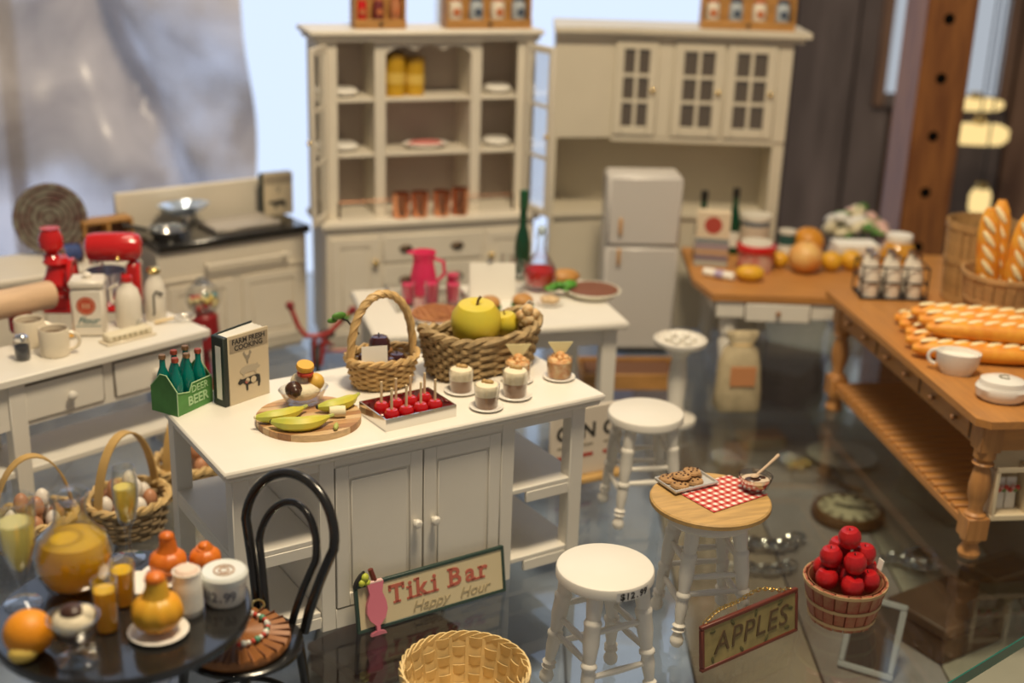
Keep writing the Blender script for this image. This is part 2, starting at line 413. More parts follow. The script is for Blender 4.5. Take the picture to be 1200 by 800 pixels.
body = part('cabinet_body', MB().box(.39, 1.275, .055, ID - .05, .0, .748, 0.003), WHITE, island)
part('face_stile', MB().box(.39, .452, .04, .056, 0, .748, .003), WHITE, island)
part('face_stile', MB().box(1.212, 1.275, .04, .056, 0, .748, .003), WHITE, island)
part('face_rail', MB().box(.452, 1.212, .04, .056, .715, .748, .002), WHITE, island)
part('face_rail', MB().box(.452, 1.212, .04, .056, .0, .085, .002), WHITE, island)
part('door_gap', MB().box(.452, 1.212, .0545, .0556, .085, .715), DARKGAP, island)
GROOVE = mat('dark_door_groove', (0.16, 0.13, 0.10), 0.9)
def panel_door(parent, x0, x1, z0, z1, y, t=.016, fw=.055, m=WHITE, knob=None, groove=True, pm=None):
    """raised panel door: frame with recessed field and raised centre; front face at y - t"""
    d = part('door', MB(), None, parent)
    mb = MB()
    mb.box(x0, x0 + fw, y - t, y, z0, z1, .002); mb.box(x1 - fw, x1, y - t, y, z0, z1, .002)
    mb.box(x0 + fw, x1 - fw, y - t, y, z1 - fw, z1, .002); mb.box(x0 + fw, x1 - fw, y - t, y, z0, z0 + fw, .002)
    mb.box(x0 + fw, x1 - fw, y - t * .35, y, z0 + fw, z1 - fw)
    d.data = mb.mesh('door'); d.data.materials.append(m)
    g = .012
    part('raised_panel', MB().box(x0 + fw + g, x1 - fw - g, y - t * .8, y - t * .36, z0 + fw + g, z1 - fw - g, .006), pm or m, d)
    if knob:
        part('knob', MB().at((knob[0], y - t, knob[1]), rx=pi / 2).lathe([(0, 0), (.008, 0), (.008, .012), (.019, .02), (.021, .03), (.014, .04), (0, .043)], 14), knob[2] if len(knob) > 2 else m, d)
    return d
panel_door(island, .457, .838, .092, .708, .054, knob=(.803, .397))
panel_door(island, .845, 1.207, .092, .708, .054, knob=(.886, .392))

# ================================================================== turned-leg stools
def stool(label, loc, rz, Rs=.18, H=.535):
    t = thing('stool', label, 'stool', loc, rz, None)
    part('seat', MB().lathe([(0, H - .05), (Rs - .012, H - .05), (Rs, H - .038), (Rs, H - .014), (Rs - .004, H - .005), (Rs - .014, H), (0, H)], 40), WHITE, t)
    prof = [(0, 0), (.016, 0), (.026, .012), (.028, .03), (.020, .048), (.017, .06), (.027, .068), (.017, .078), (.027, .088), (.018, .098), (.026, .16), (.024, .20), (.030, .208), (.030, .218),
            (.022, .228), (.031, .30), (.030, .36), (.033, .372), (.033, .382), (.026, .392), (.030, .44), (.030, .49), (0, .49)]
    bot, top = .205, .135
    L = math.sqrt((H - .04) ** 2 + (bot - top) ** 2)
    lean = math.atan2(bot - top, H - .04)
    prof = [(r, z * L / .49) for r, z in prof]
    def axis(a, z): # leg axis position at height z
        r = bot + (top - bot) * z / (H - .04); return Vector((r * math.cos(a), r * math.sin(a), z))
    for k in range(4):
        a = pi / 2 * k
        mb = MB(); mb.m = Matrix.Translation((bot * math.cos(a), bot * math.sin(a), 0)) @ Matrix.Rotation(a, 4, 'Z') @ Matrix.Rotation(-lean, 4, 'Y')
        mb.lathe(prof, 14)
        part('leg', mb, WHITE, t)
    for k in range(4):
        a, b = pi / 2 * k, pi / 2 * (k + 1)
        for z in ((.17, .34) if k % 2 else (.22, .29)):
            p, q = axis(a, z), axis(b, z); m_ = (p + q) / 2
            part('stretcher', MB().tube([p, p.lerp(q, .3), m_, p.lerp(q, .7), q], [.010, .012, .014, .012, .010], 8), WHITE, t)
    return t
sA = stool('white turned-leg stool with a price sticker on its seat edge', W(709.5, 662, .535) * 1.0, R(-17))
sA.location.z = 0
lab = MB(); seg = 8
PR = .1805
a0 = R(-58) - sA.rotation_euler.z
V = []; Fc = []
for i in range(seg + 1):
    an = a0 + R(-22 + 44 * i / seg)
    V += [(PR * math.cos(an), PR * math.sin(an), .488), (PR * math.cos(an), PR * math.sin(an), .522), ]
for i in range(seg): Fc.append((2 * i, 2 * i + 2, 2 * i + 3, 2 * i + 1))
part('price_sticker', MB().add(V, Fc), mat('sticker_paper', (.74, .72, .68), .6), sA)
for i, ch in enumerate('$12.99'):
    an = a0 + R(-15 + 6.3 * i)
    part('sticker_character', textmesh(ch, .036, bold=.0008, ext=.0006), INK, sA, loc=((PR + .0015) * math.cos(an), (PR + .0015) * math.sin(an), .505), rot=(pi / 2, 0, an + pi / 2))
pB = W(832, 591, .535); sB = stool('white turned-leg stool carrying the cookies and checked cloth', (pB.x - .004, pB.y - .022, 0), R(-124))
pC = W(757, 481, .535); sC = stool('bare white turned-leg stool standing behind the island end', (pC.x, pC.y, 0), R(-124))

# ================================================================== console table, left
cR = W(247, 385.5, .70); CA = R(47.4)
ce = Vector((math.cos(CA), math.sin(CA))); cn = Vector((-ce.y, ce.x))
def con(a, b, z=.70):
    p = cR.xy + ce * a + cn * b; return Vector((p.x, p.y, z))
CWD, CDP = 1.42, .43
co = thing('console_table', 'white console table with two drawers and a low shelf', 'table', con(-CWD, 0, 0), CA)
part('tabletop', MB().box(0, CWD, 0, CDP, .66, .70, .006), WHITE, co)
for x in (.03, CWD - .36 - .70 - .0, CWD - .10):
    if x == .03 or x > 1.2 or True:
        pass
xl = CWD - 1.055
for x in (.03, xl, CWD - .11):
    for y in (.03, CDP - .10): part('leg', MB().box(x, x + .08, y, y + .07, 0, .66, .004), WHITE, co)
part('carcass', MB().box(xl + .08, CWD - .11, .045, CDP - .05, .44, .66), WHITE, co)
part('side_panel', MB().box(.11, xl, .045, CDP - .05, .44, .66), WHITE, co)
for x0, x1 in ((CWD - .985, CWD - .580), (CWD - .530, CWD - .125)):
    part('drawer_gap', MB().box(x0, x1, .0435, .046, .462, .640), GROOVE, co)
    dr = part('drawer', MB().box(x0 + .007, x1 - .006, .034, .0437, .465, .634, .004), WHITE, co)
    part('knob', MB().at(((x0 + x1) / 2 + .02, .034, .545), rx=pi / 2).lathe([(0, 0), (.008, 0), (.009, .014), (.022, .022), (.024, .032), (.014, .042), (0, .044)], 14), WHITE, dr)
part('low_shelf', MB().box(.04, CWD - .04, .045, CDP - .05, .20, .232, .004), WHITE, co)

# ================================================================== middle table
mr = W(739, 377, .70); MA = R(16)
me_ = Vector((math.cos(MA), math.sin(MA))); mn = Vector((-me_.y, me_.x))
MW, MD = 1.36, .80
mO = mr.xy - me_ * MW
def mid(a, b, z=.70):
    p = mO + me_ * a + mn * b; return Vector((p.x, p.y, z))
def midp(px, py): # pixel on its top -> local
    q = W(px, py, .70).xy - mO; return q.dot(me_), q.dot(mn)
mt = thing('side_table', 'plain white table behind the island, laid with pies and drinks', 'table', mid(0, 0, 0), MA)
part('tabletop', MB().box(0, MW, 0, MD, .655, .70, .014), WHITE, mt)
for a_ in ((.06, MW - .06, .06, .08), (.06, MW - .06, MD - .08, MD - .06), (.06, .08, .08, MD - .08), (MW - .08, MW - .06, .08, MD - .08)):
    part('apron', MB().box(*a_, .56, .655), WHITE, mt)
for x in (.05, MW - .13):
    for y in (.05, MD - .13): part('leg', MB().box(x, x + .08, y, y + .08, 0, .655, .004), WHITE, mt)

# ================================================================== work table, right (oak)
wF = W(968, 340, .70); wN = W(1150, 495, .70)
wd_ = (wN.xy - wF.xy); WL = wd_.length; wv = wd_.normalized(); wx = Vector((-wv.y, wv.x))   # wv toward the viewer, wx to the right
WA = math.atan2(wx.y, wx.x); WWD = 0.98
def wrk(a, b, z=.70): # a across (0..WWD), b from near end backwards (0..WL)
    p = wN.xy + wx * a - wv * b; return Vector((p.x, p.y, z))
wt = thing('work_table', 'oak baker\'s table with drawers and a slatted low shelf', 'table', wrk(0, 0, 0), WA)
part('tabletop', MB().prism([(.05, 0), (WWD - .05, 0), (WWD, .05), (WWD, WL), (0, WL), (0, .05)], .665, .70), OAKY, wt)
part('apron', MB().box(.05, .075, .10, WL - .06, .54, .665), OAKY, wt)
part('apron', MB().box(.10, WWD - .10, .05, .075, .54, .665), OAK, wt)
part('apron', MB().box(WWD - .075, WWD - .05, .10, WL - .06, .54, .665), OAKY, wt)
part('apron', MB().box(.10, WWD - .10, WL - .085, WL - .06, .54, .665), OAK, wt)
for i in range(3):
    y0 = .17 + i * .55
    part('drawer_gap', MB().box(.0485, .0505, y0, y0 + .50, .55, .655), GROOVE, wt)
    dr = part('drawer', MB().box(.040, .0488, y0 + .006, y0 + .494, .555, .650, .003), OAKY, wt)
    for q in (.13, .37):
        part('knob', MB().at((.040, y0 + q, .60), ry=-pi / 2).lathe([(0, 0), (.008, 0), (.008, .012), (.018, .02), (.012, .032), (0, .034)], 12), mat('dark_oak_knob', (.26, .11, .03), .4), dr)
tl = [(0, 0), (.045, 0), (.052, .02), (.040, .05), (.034, .07), (.05, .085), (.05, .10)]
tl2 = [(.05, .20), (.05, .215), (.036, .225), (.030, .25), (.046, .30), (.05, .36), (.040, .42), (.030, .45), (.05, .465), (.036, .48), (.05, .495), (.05, .54), (.05, .665), (0, .665)]
for x in (.09, WWD - .09):
    for y in (.09, WL - .10):
        lg = part('leg', MB().at((x, y, 0)).lathe(tl + tl2, 18), OAKZ, wt)
        part('leg_block', MB().box(x - .052, x + .052, y - .052, y + .052, .095, .205, .004), OAKZ, lg)
        part('leg_block', MB().box(x - .05, x + .05, y - .05, y + .05, .53, .664, .004), OAKZ, lg)
for x in (.06, WWD - .10):
    part('shelf_rail', MB().box(x, x + .04, .14, WL - .15, .125, .165, .004), OAKY, wt)
sm = MB().box(.062, WWD - .062, -.025, .025, 0, .022, .004).mesh('slat'); sm.materials.append(OAK)
ns = 22
for i in range(ns):
    part('slat', sm, None, wt, loc=(0, .175 + (WL - .36) * i / (ns - 1), .165))

# ================================================================== corner table with white base
kz = .62
ct = thing('corner_table', 'oak-topped table with a white base and small drawer', 'table', (1.10, 7.31, 0), 0)
CTW, CTD = 1.75, 1.05
part('tabletop', MB().prism([(.07, 0), (CTW, 0), (CTW, CTD), (0, CTD), (-.01, .30)], .58, kz), OAK, ct)
part('frieze', MB().box(.10, CTW - .06, .015, .035, .48, .58), WHITE, ct)
part('frieze', MB().box(.08, .10, .07, CTD - .08, .50, .58), WHITE, ct)
part('frieze', MB().box(.10, CTW - .06, CTD - .08, CTD - .06, .50, .58), WHITE, ct)
part('drawer_gap', MB().box(.262, .658, .0115, .0148, .455, .572), GROOVE, ct)
dr = part('drawer', MB().box(.27, .65, .0, .012, .46, .568, .004), WHITE, ct)
part('drawer_box', MB().box(.27, .65, .036, .4, .46, .499), WHITE, dr)
part('knob', MB().at((.46, .0, .515), rx=pi / 2).lathe([(0, 0), (.007, 0), (.007, .012), (.017, .02), (.011, .03), (0, .032)], 12), mat('dark_oak_knob', (.26, .11, .03), .4), dr)
for x in (.19, CTW - .12):
    for y in (.10, CTD - .12):
        part('leg', MB().at((x, y, 0)).lathe([(0, 0), (.03, 0), (.04, .03), (.03, .07), (.046, .10), (.04, .20), (.052, .30), (.034, .345), (.052, .36), (.052, .50), (0, .50)], 16), WHITE, ct)

# ================================================================== hutch
HA = R(20.6); HO = Vector((-1.17, 7.75))
he = Vector((math.cos(HA), math.sin(HA))); hn = Vector((-he.y, he.x))
def hut(a, b, z):
    p = HO + he * a + hn * b; return Vector((p.x, p.y, z))
HTM = mat('painted_ivory_wood', (0.74, 0.68, 0.57), 0.45, var=0.06, vscale=3)
HB = mat('hutch_back_board', (0.50, 0.42, 0.36), 0.6, var=0.1, vscale=2)
hu = thing('kitchen_hutch', 'tall cream hutch with open shelves, glass doors swung wide', 'hutch', hut(0, 0, 0), HA)
HWd, HD = 1.40, .46
part('base_cabinet', MB().box(.015, HWd - .015, .03, HD, .06, .805), HTM, hu)
part('plinth', MB().box(.03, HWd - .03, .05, HD - .02, 0, .06), HTM, hu)
part('counter', MB().box(-.02, HWd + .02, 0, HD + .01, .805, .85, .01), HTM, hu)
panel_door(hu, .045, .345, .10, .74, .031, m=HTM, knob=(.318, .585, GOLD))
panel_door(hu, 1.055, 1.355, .10, .74, .031, m=HTM, knob=(1.085, .585, GOLD))
DH = mat('dark_bronze_pull', (.10, .065, .04), .4, .8)
for z0, z1 in ((.575, .745), (.355, .56), (.10, .34)):
    dr = part('drawer', MB().box(.372, 1.030, .015, .031, z0, z1, .006), HTM, hu)
    for x in (.52, .86): part('cup_pull', MB().at((x, .015, (z0 + z1) / 2)).ball((0, 0, 0), .045, 12, 8, (1, .5, .55)), DH, dr)
UB = .15
for x0, x1 in ((.0, .03), (.355, .425), (.975, 1.045), (1.37, 1.40)):
    part('upright', MB().box(x0, x1, UB, HD, .85, 1.93, .004), HTM, hu)
part('face_stile', MB().box(.0, .12, UB - .012, UB, .85, 1.93, .004), HTM, hu)
part('face_stile', MB().box(1.28, 1.40, UB - .012, UB, .85, 1.93, .004), HTM, hu)
part('back_board', MB().box(.03, 1.37, HD - .014, HD, .85, 1.93), HB, hu)
for z in (1.245, 1.585):
    for x0, x1 in ((.03, .355), (.425, .975), (1.045, 1.37)):
        part('shelf', MB().box(x0, x1, UB + .01, HD - .015, z - .024, z, .004), HTM, hu)
val = [(.425, 1.93), (.425, 1.855)] + [(.425 + .55 * i / 24, 1.855 + .03 * abs(math.sin(3 * pi * i / 24)) + .02 * math.sin(pi * i / 24)) for i in range(1, 24)] + [(.975, 1.855), (.975, 1.93)]
part('valance', MB().at((0, UB + .014, 0), rx=pi / 2).prism(val[::-1], 0, .014), HTM, hu)
part('cornice', MB().box(-.03, HWd + .015, UB - .045, HD + .02, 1.93, 1.965, .008), HTM, hu)
part('cornice', MB().box(-.055, HWd + .03, UB - .075, HD + .03, 1.965, 2.0, .01), HTM, hu)
def glazed_door(parent, w_, h_, loc, rz, m, cols, rows, knob=True, glass=True, fw=.045, name='glass_door', t=.02):
    d = part(name, MB(), None, parent, loc=loc, rot=(0, 0, rz))
    mb = MB().box(0, fw, -t, 0, 0, h_, .003).box(w_ - fw, w_, -t, 0, 0, h_, .003).box(fw, w_ - fw, -t, 0, 0, fw, .003).box(fw, w_ - fw, -t, 0, h_ - fw, h_, .003)
    d.data = mb.mesh(name); d.data.materials.append(m)
    iw, ih = w_ - 2 * fw, h_ - 2 * fw; mw = .022
    for i in range(1, cols): part('muntin', MB().box(fw + iw * i / cols - mw / 2, fw + iw * i / cols + mw / 2, -t * .9, -t * .1, fw, h_ - fw), m, d)
    for j in range(1, rows): part('muntin', MB().box(fw, w_ - fw, -t * .85, -t * .15, fw + ih * j / rows - mw / 2, fw + ih * j / rows + mw / 2), m, d)
    if glass:
        for i in range(cols):
            for j in range(rows):
                part('pane', MB().box(fw + iw * i / cols, fw + iw * (i + 1) / cols, -t * .55, -t * .45, fw + ih * j / rows, fw + ih * (j + 1) / rows), GLASS, d)
    if knob: part('knob', MB().ball((w_ - fw / 2, -t - .014, h_ * .48), .016), GOLD, d)
    return d
glazed_door(hu, .30, 1.06, (.06, UB - .016, .86), R(-119), HTM, 1, 3)
glazed_door(hu, .30, 1.06, (1.345, UB - .034, .86), R(-78), HTM, 1, 3)

# ================================================================== corner wall cabinet with niche
cb = thing('corner_cabinet', 'tall cream corner cabinet with three paned doors over an open niche', 'cabinet', (.60, 8.5, 0), 0)
CBM = mat('painted_pale_cream', (0.65, 0.59, 0.47), 0.5, var=0.05, vscale=3)
cd_ = .42
part('left_wing', MB().prism([(-.385, -.09), (0, 0), (0, cd_), (-.385, cd_)], 1.31, 1.95), CBM, cb)
part('upper_carcass', MB().box(0, 1.14, 0, cd_, 1.31, 1.95), CBM, cb)
part('back_board', MB().box(-.38, 1.12, cd_ - .02, cd_ - .001, .0, 1.31), CBM, cb)
part('side_stile', MB().box(1.065, 1.14, .0, cd_ - .02, 0, 1.31, .004), CBM, cb)
part('side_stile', MB().box(-.385, -.356, -.09, cd_ - .02, 0, 1.31, .004), CBM, cb)
part('lower_cabinet', MB().prism([(-.355, -.06), (0.0, .02), (1.06, .02), (1.06, cd_ - .022), (-.355, cd_ - .022)], 0, .78), CBM, cb)
part('lower_counter', MB().prism([(-.357, -.09), (0.0, 0), (1.062, 0), (1.062, cd_ - .022), (-.357, cd_ - .022)], .78, .805), CBM, cb)
part('niche_moulding', MB().box(0, 1.065, -.008, .02, 1.285, 1.318, .003), CBM, cb)
part('cornice', MB().prism([(-.39, -.13), (-.01, -.045), (1.20, -.045), (1.20, cd_), (-.39, cd_)], 1.95, 1.985), CBM, cb)
part('cornice', MB().prism([(-.395, -.16), (-.01, -.075), (1.235, -.075), (1.235, cd_), (-.395, cd_)], 1.985, 2.02), CBM, cb)
part('corner_stile', MB().box(.285, .375, -.012, .001, 1.32, 1.945, .003), CBM, cb)
part('end_stile', MB().box(1.05, 1.14, -.012, .001, 1.31, 1.945, .003), CBM, cb)
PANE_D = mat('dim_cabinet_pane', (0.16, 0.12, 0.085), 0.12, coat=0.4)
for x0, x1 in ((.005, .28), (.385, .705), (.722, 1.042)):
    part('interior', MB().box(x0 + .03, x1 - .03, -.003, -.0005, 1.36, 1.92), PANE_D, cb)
    glazed_door(cb, x1 - x0, .605, (x0, -.005, 1.332), 0, CBM, 2, 3, glass=True, fw=.055 if x1 < .3 else .06, name='paned_door', t=.018)
# refrigerator
fr = thing('refrigerator', 'small off-white two-door refrigerator with wooden handles', 'refrigerator', (.565, 7.9, 0), R(4))
FRM_ = mat('fridge_enamel', (0.58, 0.55, 0.52), 0.35)
part('body', MB().box(0, .47, .045, .27, .03, 1.18, .02), FRM_, fr)
part('plinth', MB().box(.02, .45, .07, .26, 0, .03), BLACKM, fr)
for z0, z1 in ((.05, .725), (.735, 1.175)):
    d_ = part('door', MB().box(.004, .466, 0, .042, z0, z1, .016), FRM_, fr)
    zc = .86 if z0 > .5 else .665
    part('handle', MB().box(.075, .098, -.022, -.004, zc - .055, zc + .055, .006), mat('handle_wood', (.55, .30, .11), .5), d_)
    part('handle_mount', MB().box(.08, .093, -.006, .002, zc - .045, zc - .03).box(.08, .093, -.006, .002, zc + .03, zc + .045), GOLD, d_)

# ================================================================== stove with black counter
sL = W(185, 288, .80); SA = R(38.2)
se = Vector((math.cos(SA), math.sin(SA))); sn = Vector((-se.y, se.x))
def stv(a, b, z=.80):
    p = sL.xy + se * a + sn * b; return Vector((p.x, p.y, z))
SWd, SD = .985, .50
st = thing('kitchen_range', 'white kitchen range with a black top and raised back panel', 'stove', stv(0, 0, 0), SA)
part('body', MB().box(0, SWd, .02, SD, .04, .745, .006), CREAM, st)
part('plinth', MB().box(.03, SWd - .03, .05, SD - .02, 0, .04), CREAM, st)
part('black_top', MB().box(.0, SWd + .02, -.01, SD - .05, .747, .80, .012), BLACK, st)
part('splashback', MB().box(-.06, SWd - .02, SD - .048, SD, .747, 1.02, .008), CREAM, st)
rl = part('towel_rail', MB().tube([(.28, -.03, .64), (.84, -.03, .64)], .011, 8), CREAM, st)
for x in (.30, .82): part('rail_bracket', MB().tube([(x, -.03, .64), (x, .021, .64)], .009, 8), CREAM, rl)
part('front_ledge', MB().box(.01, SWd - .01, .006, .0205, .555, .575, .003), CREAM, st)
panel_door(st, .06, .47, .09, .53, .021, m=CREAM)
panel_door(st, .53, .94, .09, .53, .021, m=CREAM)
# counter further left
lp = W(0, 300, .72)
lcn = thing('low_counter', 'plain white counter at the far left beside the range', 'counter', stv(-1.28, .02, 0), SA)
part('carcass', MB().box(0, 1.17, .03, .48, 0, .68), CREAM, lcn)
part('counter_slab', MB().box(-.02, 1.19, 0, .5, .68, .72, .008), CREAM, lcn)
panel_door(lcn, .05, .55, .08, .62, .031, m=CREAM); panel_door(lcn, .62, 1.12, .08, .62, .031, m=CREAM)
# ================================================================== helpers for baskets and food
def shape(rx, ry, sq, a):
    c, s = math.cos(a), math.sin(a); e = 2.0 / sq
    return rx * math.copysign(abs(c) ** e, c), ry * math.copysign(abs(s) ** e, s)
def woven(parent, rx, ry, h, flare, nst, rows, r, m, sq=2.0, sag=0.0, rim=True, twist=False, flat=1.0, per=4, z0=0.0, rimm=None, amp=None):
    """stakes plus one weaver ring for every row, passing in front of and behind the stakes"""
    amp = amp if amp is not None else r * .8
    def P(a, f, off=0.0):
        k = 1 - flare * (1 - f)
        x, y = shape(rx * k, ry * k, sq, a)
        l = math.hypot(x, y) or 1
        zz = z0 + h * f + (sag * (math.cos(a) ** 2) * f if sag else 0)
        return Vector((x * (1 + off / l), y * (1 + off / l), zz))
    part('basket_base', MB().lathe([(0, z0), (1, z0), (1, z0 + r * 1.6), (0, z0 + r * 1.6)], 40, rx * (1 - flare) * .97, ry * (1 - flare) * .97) if sq == 2.0 else
         MB().prism([tuple(P(2 * pi * i / 48, 0).xy * .97) for i in range(48)], z0, z0 + r * 1.6), m, parent)
    for k in range(nst):
        a = 2 * pi * (k + .5) / nst
        part('stake', MB().tube([P(a, f) for f in (0.0, .33, .66, 1.0)], r * .8, 4), m, parent)
    for j in range(rows):
        f = max((j + .5) / rows, (r * 1.15 + .003) / h)
        n = nst * per
        pts = [P(2 * pi * i / n, f, amp * math.cos(nst * pi * i / n + pi * (j % 2))) for i in range(n)]
        if nst % 2: pts = [P(2 * pi * i / n, f, amp * math.cos((nst + 1) * pi * i / n + pi * (j % 2))) for i in range(n)]
        part('weaver', MB().tube(pts, r if flat == 1.0 else h / rows * .74, 5 if flat == 1.0 else 4, closed=True, flat=flat, up=(lambda p: Vector((p.x, p.y, 0))) if flat != 1.0 else None), m, parent)
    if rim:
        n = 64
        for ph in (0, pi):
            pts = []
            for i in range(n):
                a = 2 * pi * i / n; p = P(a, 1.0, r * .9 * math.cos(10 * a + ph)); p.z += r * .9 * math.sin(10 * a + ph) + r * .5
                pts.append(p)
            part('rim_strand', MB().tube(pts, r * 1.15, 5, closed=True), rimm or m, parent)
    return P
def strap_handle(parent, rx, z0, z1, w_, t, m, ang=0, name='handle', pw=1.0):
    pts = [(rx * math.cos(pi * i / 20), 0, z0 + (z1 - z0) * math.sin(pi * i / 20) ** pw) for i in range(21)]
    mb = MB().at((0, 0, 0), rz=ang); mb.tube(pts, w_, 4, flat=t, up=lambda p: Vector((p.x, 0, max(p.z - z0, 0.01))))
    return part(name, mb, m, parent)
def apple_prof(r): return [(0, .12 * r), (.25 * r, .02 * r), (.6 * r, .06 * r), (.9 * r, .42 * r), (1.0 * r, .9 * r), (.95 * r, 1.3 * r), (.7 * r, 1.68 * r), (.35 * r, 1.78 * r), (.12 * r, 1.7 * r), (0, 1.58 * r)]
def egg_prof(r): return [(0, 0)] + [(r * math.sin(pi * i / 8) * (1 - .14 * (1 - math.cos(pi * i / 8)) / 2 * 1.0), r * 1.3 * (1 - math.cos(pi * i / 8))) for i in range(1, 8)] + [(0, 2.6 * r)]

# ================================================================== things on the island
TZ = .80
# six-pack carton
CG = mat('green_carton', (0.10, 0.30, 0.07), 0.6, var=0.25, vscale=12)
CGE = mat('pale_green_carton_edge', (0.42, 0.62, 0.34), 0.6)
p0, p1 = isl(.028, .592), isl(.212, .694)
ca = math.atan2((p1 - p0).y, (p1 - p0).x)
cr_ = thing('bottle_carton', 'green cardboard six-pack carrier at the corner of the island', 'carton', p0, ca)
L_, D_ = .205, .140
part('end_panel', MB().at((.004, 0, 0), rz=pi / 2, rx=pi / 2).prism([(0, 0), (D_, 0), (D_, .105), (D_ * .62, .165), (D_ * .38, .165), (0, .105)], -.004, 0), CG, cr_)
part('end_panel', MB().at((L_, 0, 0), rz=pi / 2, rx=pi / 2).prism([(0, 0), (D_, 0), (D_, .105), (D_ * .62, .165), (D_ * .38, .165), (0, .105)], -.004, 0), CG, cr_)
for y in (0, D_ - .004):
    part('side_panel', MB().at((0, y + .004, 0), rx=pi / 2).prism([(0.004, 0), (L_ - .004, 0), (L_ - .004, .118), (L_ * .42, .118), (L_ * .34, .085), (.004, .10)], 0, .004), CG, cr_)
part('bottom_panel', MB().box(.004, L_ - .004, .004, D_ - .004, 0, .004), CG, cr_)
part('divider', MB().box(.004, L_ - .004, D_ / 2 - .002, D_ / 2 + .002, .004, .10), CG, cr_)
for x in (0.0, L_):
    part('pale_edge', MB().tube([(x, 0, .002), (x, 0, .105), (x, D_ * .38, .165), (x, D_ * .62, .165), (x, D_, .105)], .0025, 4), CGE, cr_)
part('pale_edge', MB().tube([(.0, -.001, .10), (L_ * .34, -.001, .085), (L_ * .42, -.001, .118), (L_, -.001, .118)], .0025, 4), CGE, cr_)
text('DEER', .042, CGE, cr_, (.130, -.0012, .090)); text('BEER', .055, CGE, cr_, (.118, -.0012, .044), bold=.001)
BG = mat('teal_green_bottle_glass', (0.0, 0.16, 0.13), 0.08, coat=0.5)
CAPS = [mat('bottle_cap_red', (.45, .09, .05), .35, .6), mat('bottle_cap_bronze', (.42, .24, .12), .35, .8)]
bp = MB().lathe([(0, 0), (.027, 0), (.029, .004), (.029, .12), (.024, .148), (.0125, .178), (.0115, .215), (.0, .215)], 14).mesh('glass_bottle')
cp = MB().lathe([(.0, .212), (.0145, .212), (.0155, .220), (.013, .229), (0, .230)], 12)
bot0 = None
for i in range(3):
    for j in range(2):
        x, y = .036 + i * .066, .036 + j * .068
        v = p0 + Vector((math.cos(ca) * x - math.sin(ca) * y, math.sin(ca) * x + math.cos(ca) * y, .0045))
        b_ = thing('beer_bottle', 'green glass bottle with a metal cap in the green carton', 'bottle', v, 0, 'bottles in the green carton')
        part('glass_body', bp, BG, b_); part('cap', cp.mesh('cap'), CAPS[(i + j) % 2], b_)
# cookbook, standing ajar
q0, q1 = isl(.238, .600), isl(.452, .672)
ba = math.atan2((q1 - q0).y, (q1 - q0).x)
bk = thing('cookbook', 'upright cookbook with rooster, pig and cow on its tan cover', 'book', q0, ba)
BC = mat('tan_book_cover', (.62, .52, .36), .6); BAND = mat('grey_brown_title_band', (.34, .28, .20), .6); SPN = mat('dark_green_black_spine', (.02, .03, .025), .5)
bw, bh = .222, .298
part('front_cover', MB().box(.012, bw, 0, .006, 0, bh, .0015), BC, bk)
part('spine', MB().box(-.012, .0125, .0, .078, 0, bh, .004), SPN, bk)
part('spine_label', MB().box(-.0135, -.0118, .018, .050, .03, bh - .04), PAPER, bk)
part('back_cover', MB().at((0, .078, 0), rz=R(7)).box(.006, bw, -.006, 0, 0, bh, .0015), SPN, bk)
for i in range(7):
    an = R(1 + .9 * i); yy = .010 + .009 * i
    part('page', MB().at((.012, yy, .004), rz=an).box(0, bw - .018 - .004 * (i % 2), 0, .0055, 0, bh - .010), PAPER, bk)
part('title_band', MB().box(.020, bw - .006, -.0012, .0, .225, .285), BAND, bk)
[text(w_, .031, INK, bk, (x_, -.0016, .269), bold=.0006, ext=.0005) for w_, x_ in (('FARM', .070), ('FRESH', .160))]; text('COOKING', .031, INK, bk, (.116, -.0016, .242), bold=.0006, ext=.0005)
def silhouette(name, pts, m, x, z, s, parent, y=-.0008):
    part(name, MB().at((x, y, z), rx=pi / 2).prism([(a_ * s, b_ * s) for a_, b_ in pts], 0, .0008), m, parent)
rooster = [(-.9, .9), (-.5, .2), (-.2, -.3), (-.1, -.9), (.15, -.9), (.15, -.4), (.5, 0), (.65, .5), (.9, .75), (.7, .85), (.65, 1.15), (.4, 1.05), (.3, .5), (-.1, .35), (-.4, .7), (-.6, 1.2)]
pig = [(-1.5, .1), (-1.2, .45), (-.6, .62), (.4, .62), (1.0, .5), (1.35, .65), (1.4, .35), (1.75, .15), (1.55, -.1), (1.2, -.15), (1.1, -.65), (.85, -.65), (.8, -.3), (-.7, -.3), (-.8, -.65), (-1.05, -.65), (-1.1, -.25), (-1.4, -.15)]
cow = [(-2.0, .25), (-1.6, .75), (-1.3, .6), (.9, .75), (1.4, .6), (1.5, -.2), (1.35, -.9), (1.1, -.9), (1.05, -.2), (-.4, -.3), (-.45, -1.0), (-.7, -1.0), (-.8, -.2), (-1.2, .1), (-1.7, -.05)]
PGY = mat('grey_engraving_print', (.30, .26, .20), .7)
silhouette('rooster_print', rooster, PGY, .108, .188, .026, bk); silhouette('pig_print', pig, mat('pale_engraving_print', (.46, .40, .30), .7), .116, .134, .033, bk); silhouette('cow_print', cow, INK, .122, .080, .034, bk)
silhouette('cow_patch_print', circ(.42, 10, (.4, .2)), BC, .122, .080, .034, bk, -.0018); silhouette('cow_patch_print', circ(.3, 10, (-.5, .3)), BC, .122, .080, .034, bk, -.0018)
part('cow_rosette', MB().at((.100, -.0018, .085), rx=pi / 2).prism(circ(.008, 10), 0, .0008), mat('rosette_red', (.5, .12, .1), .6), bk)
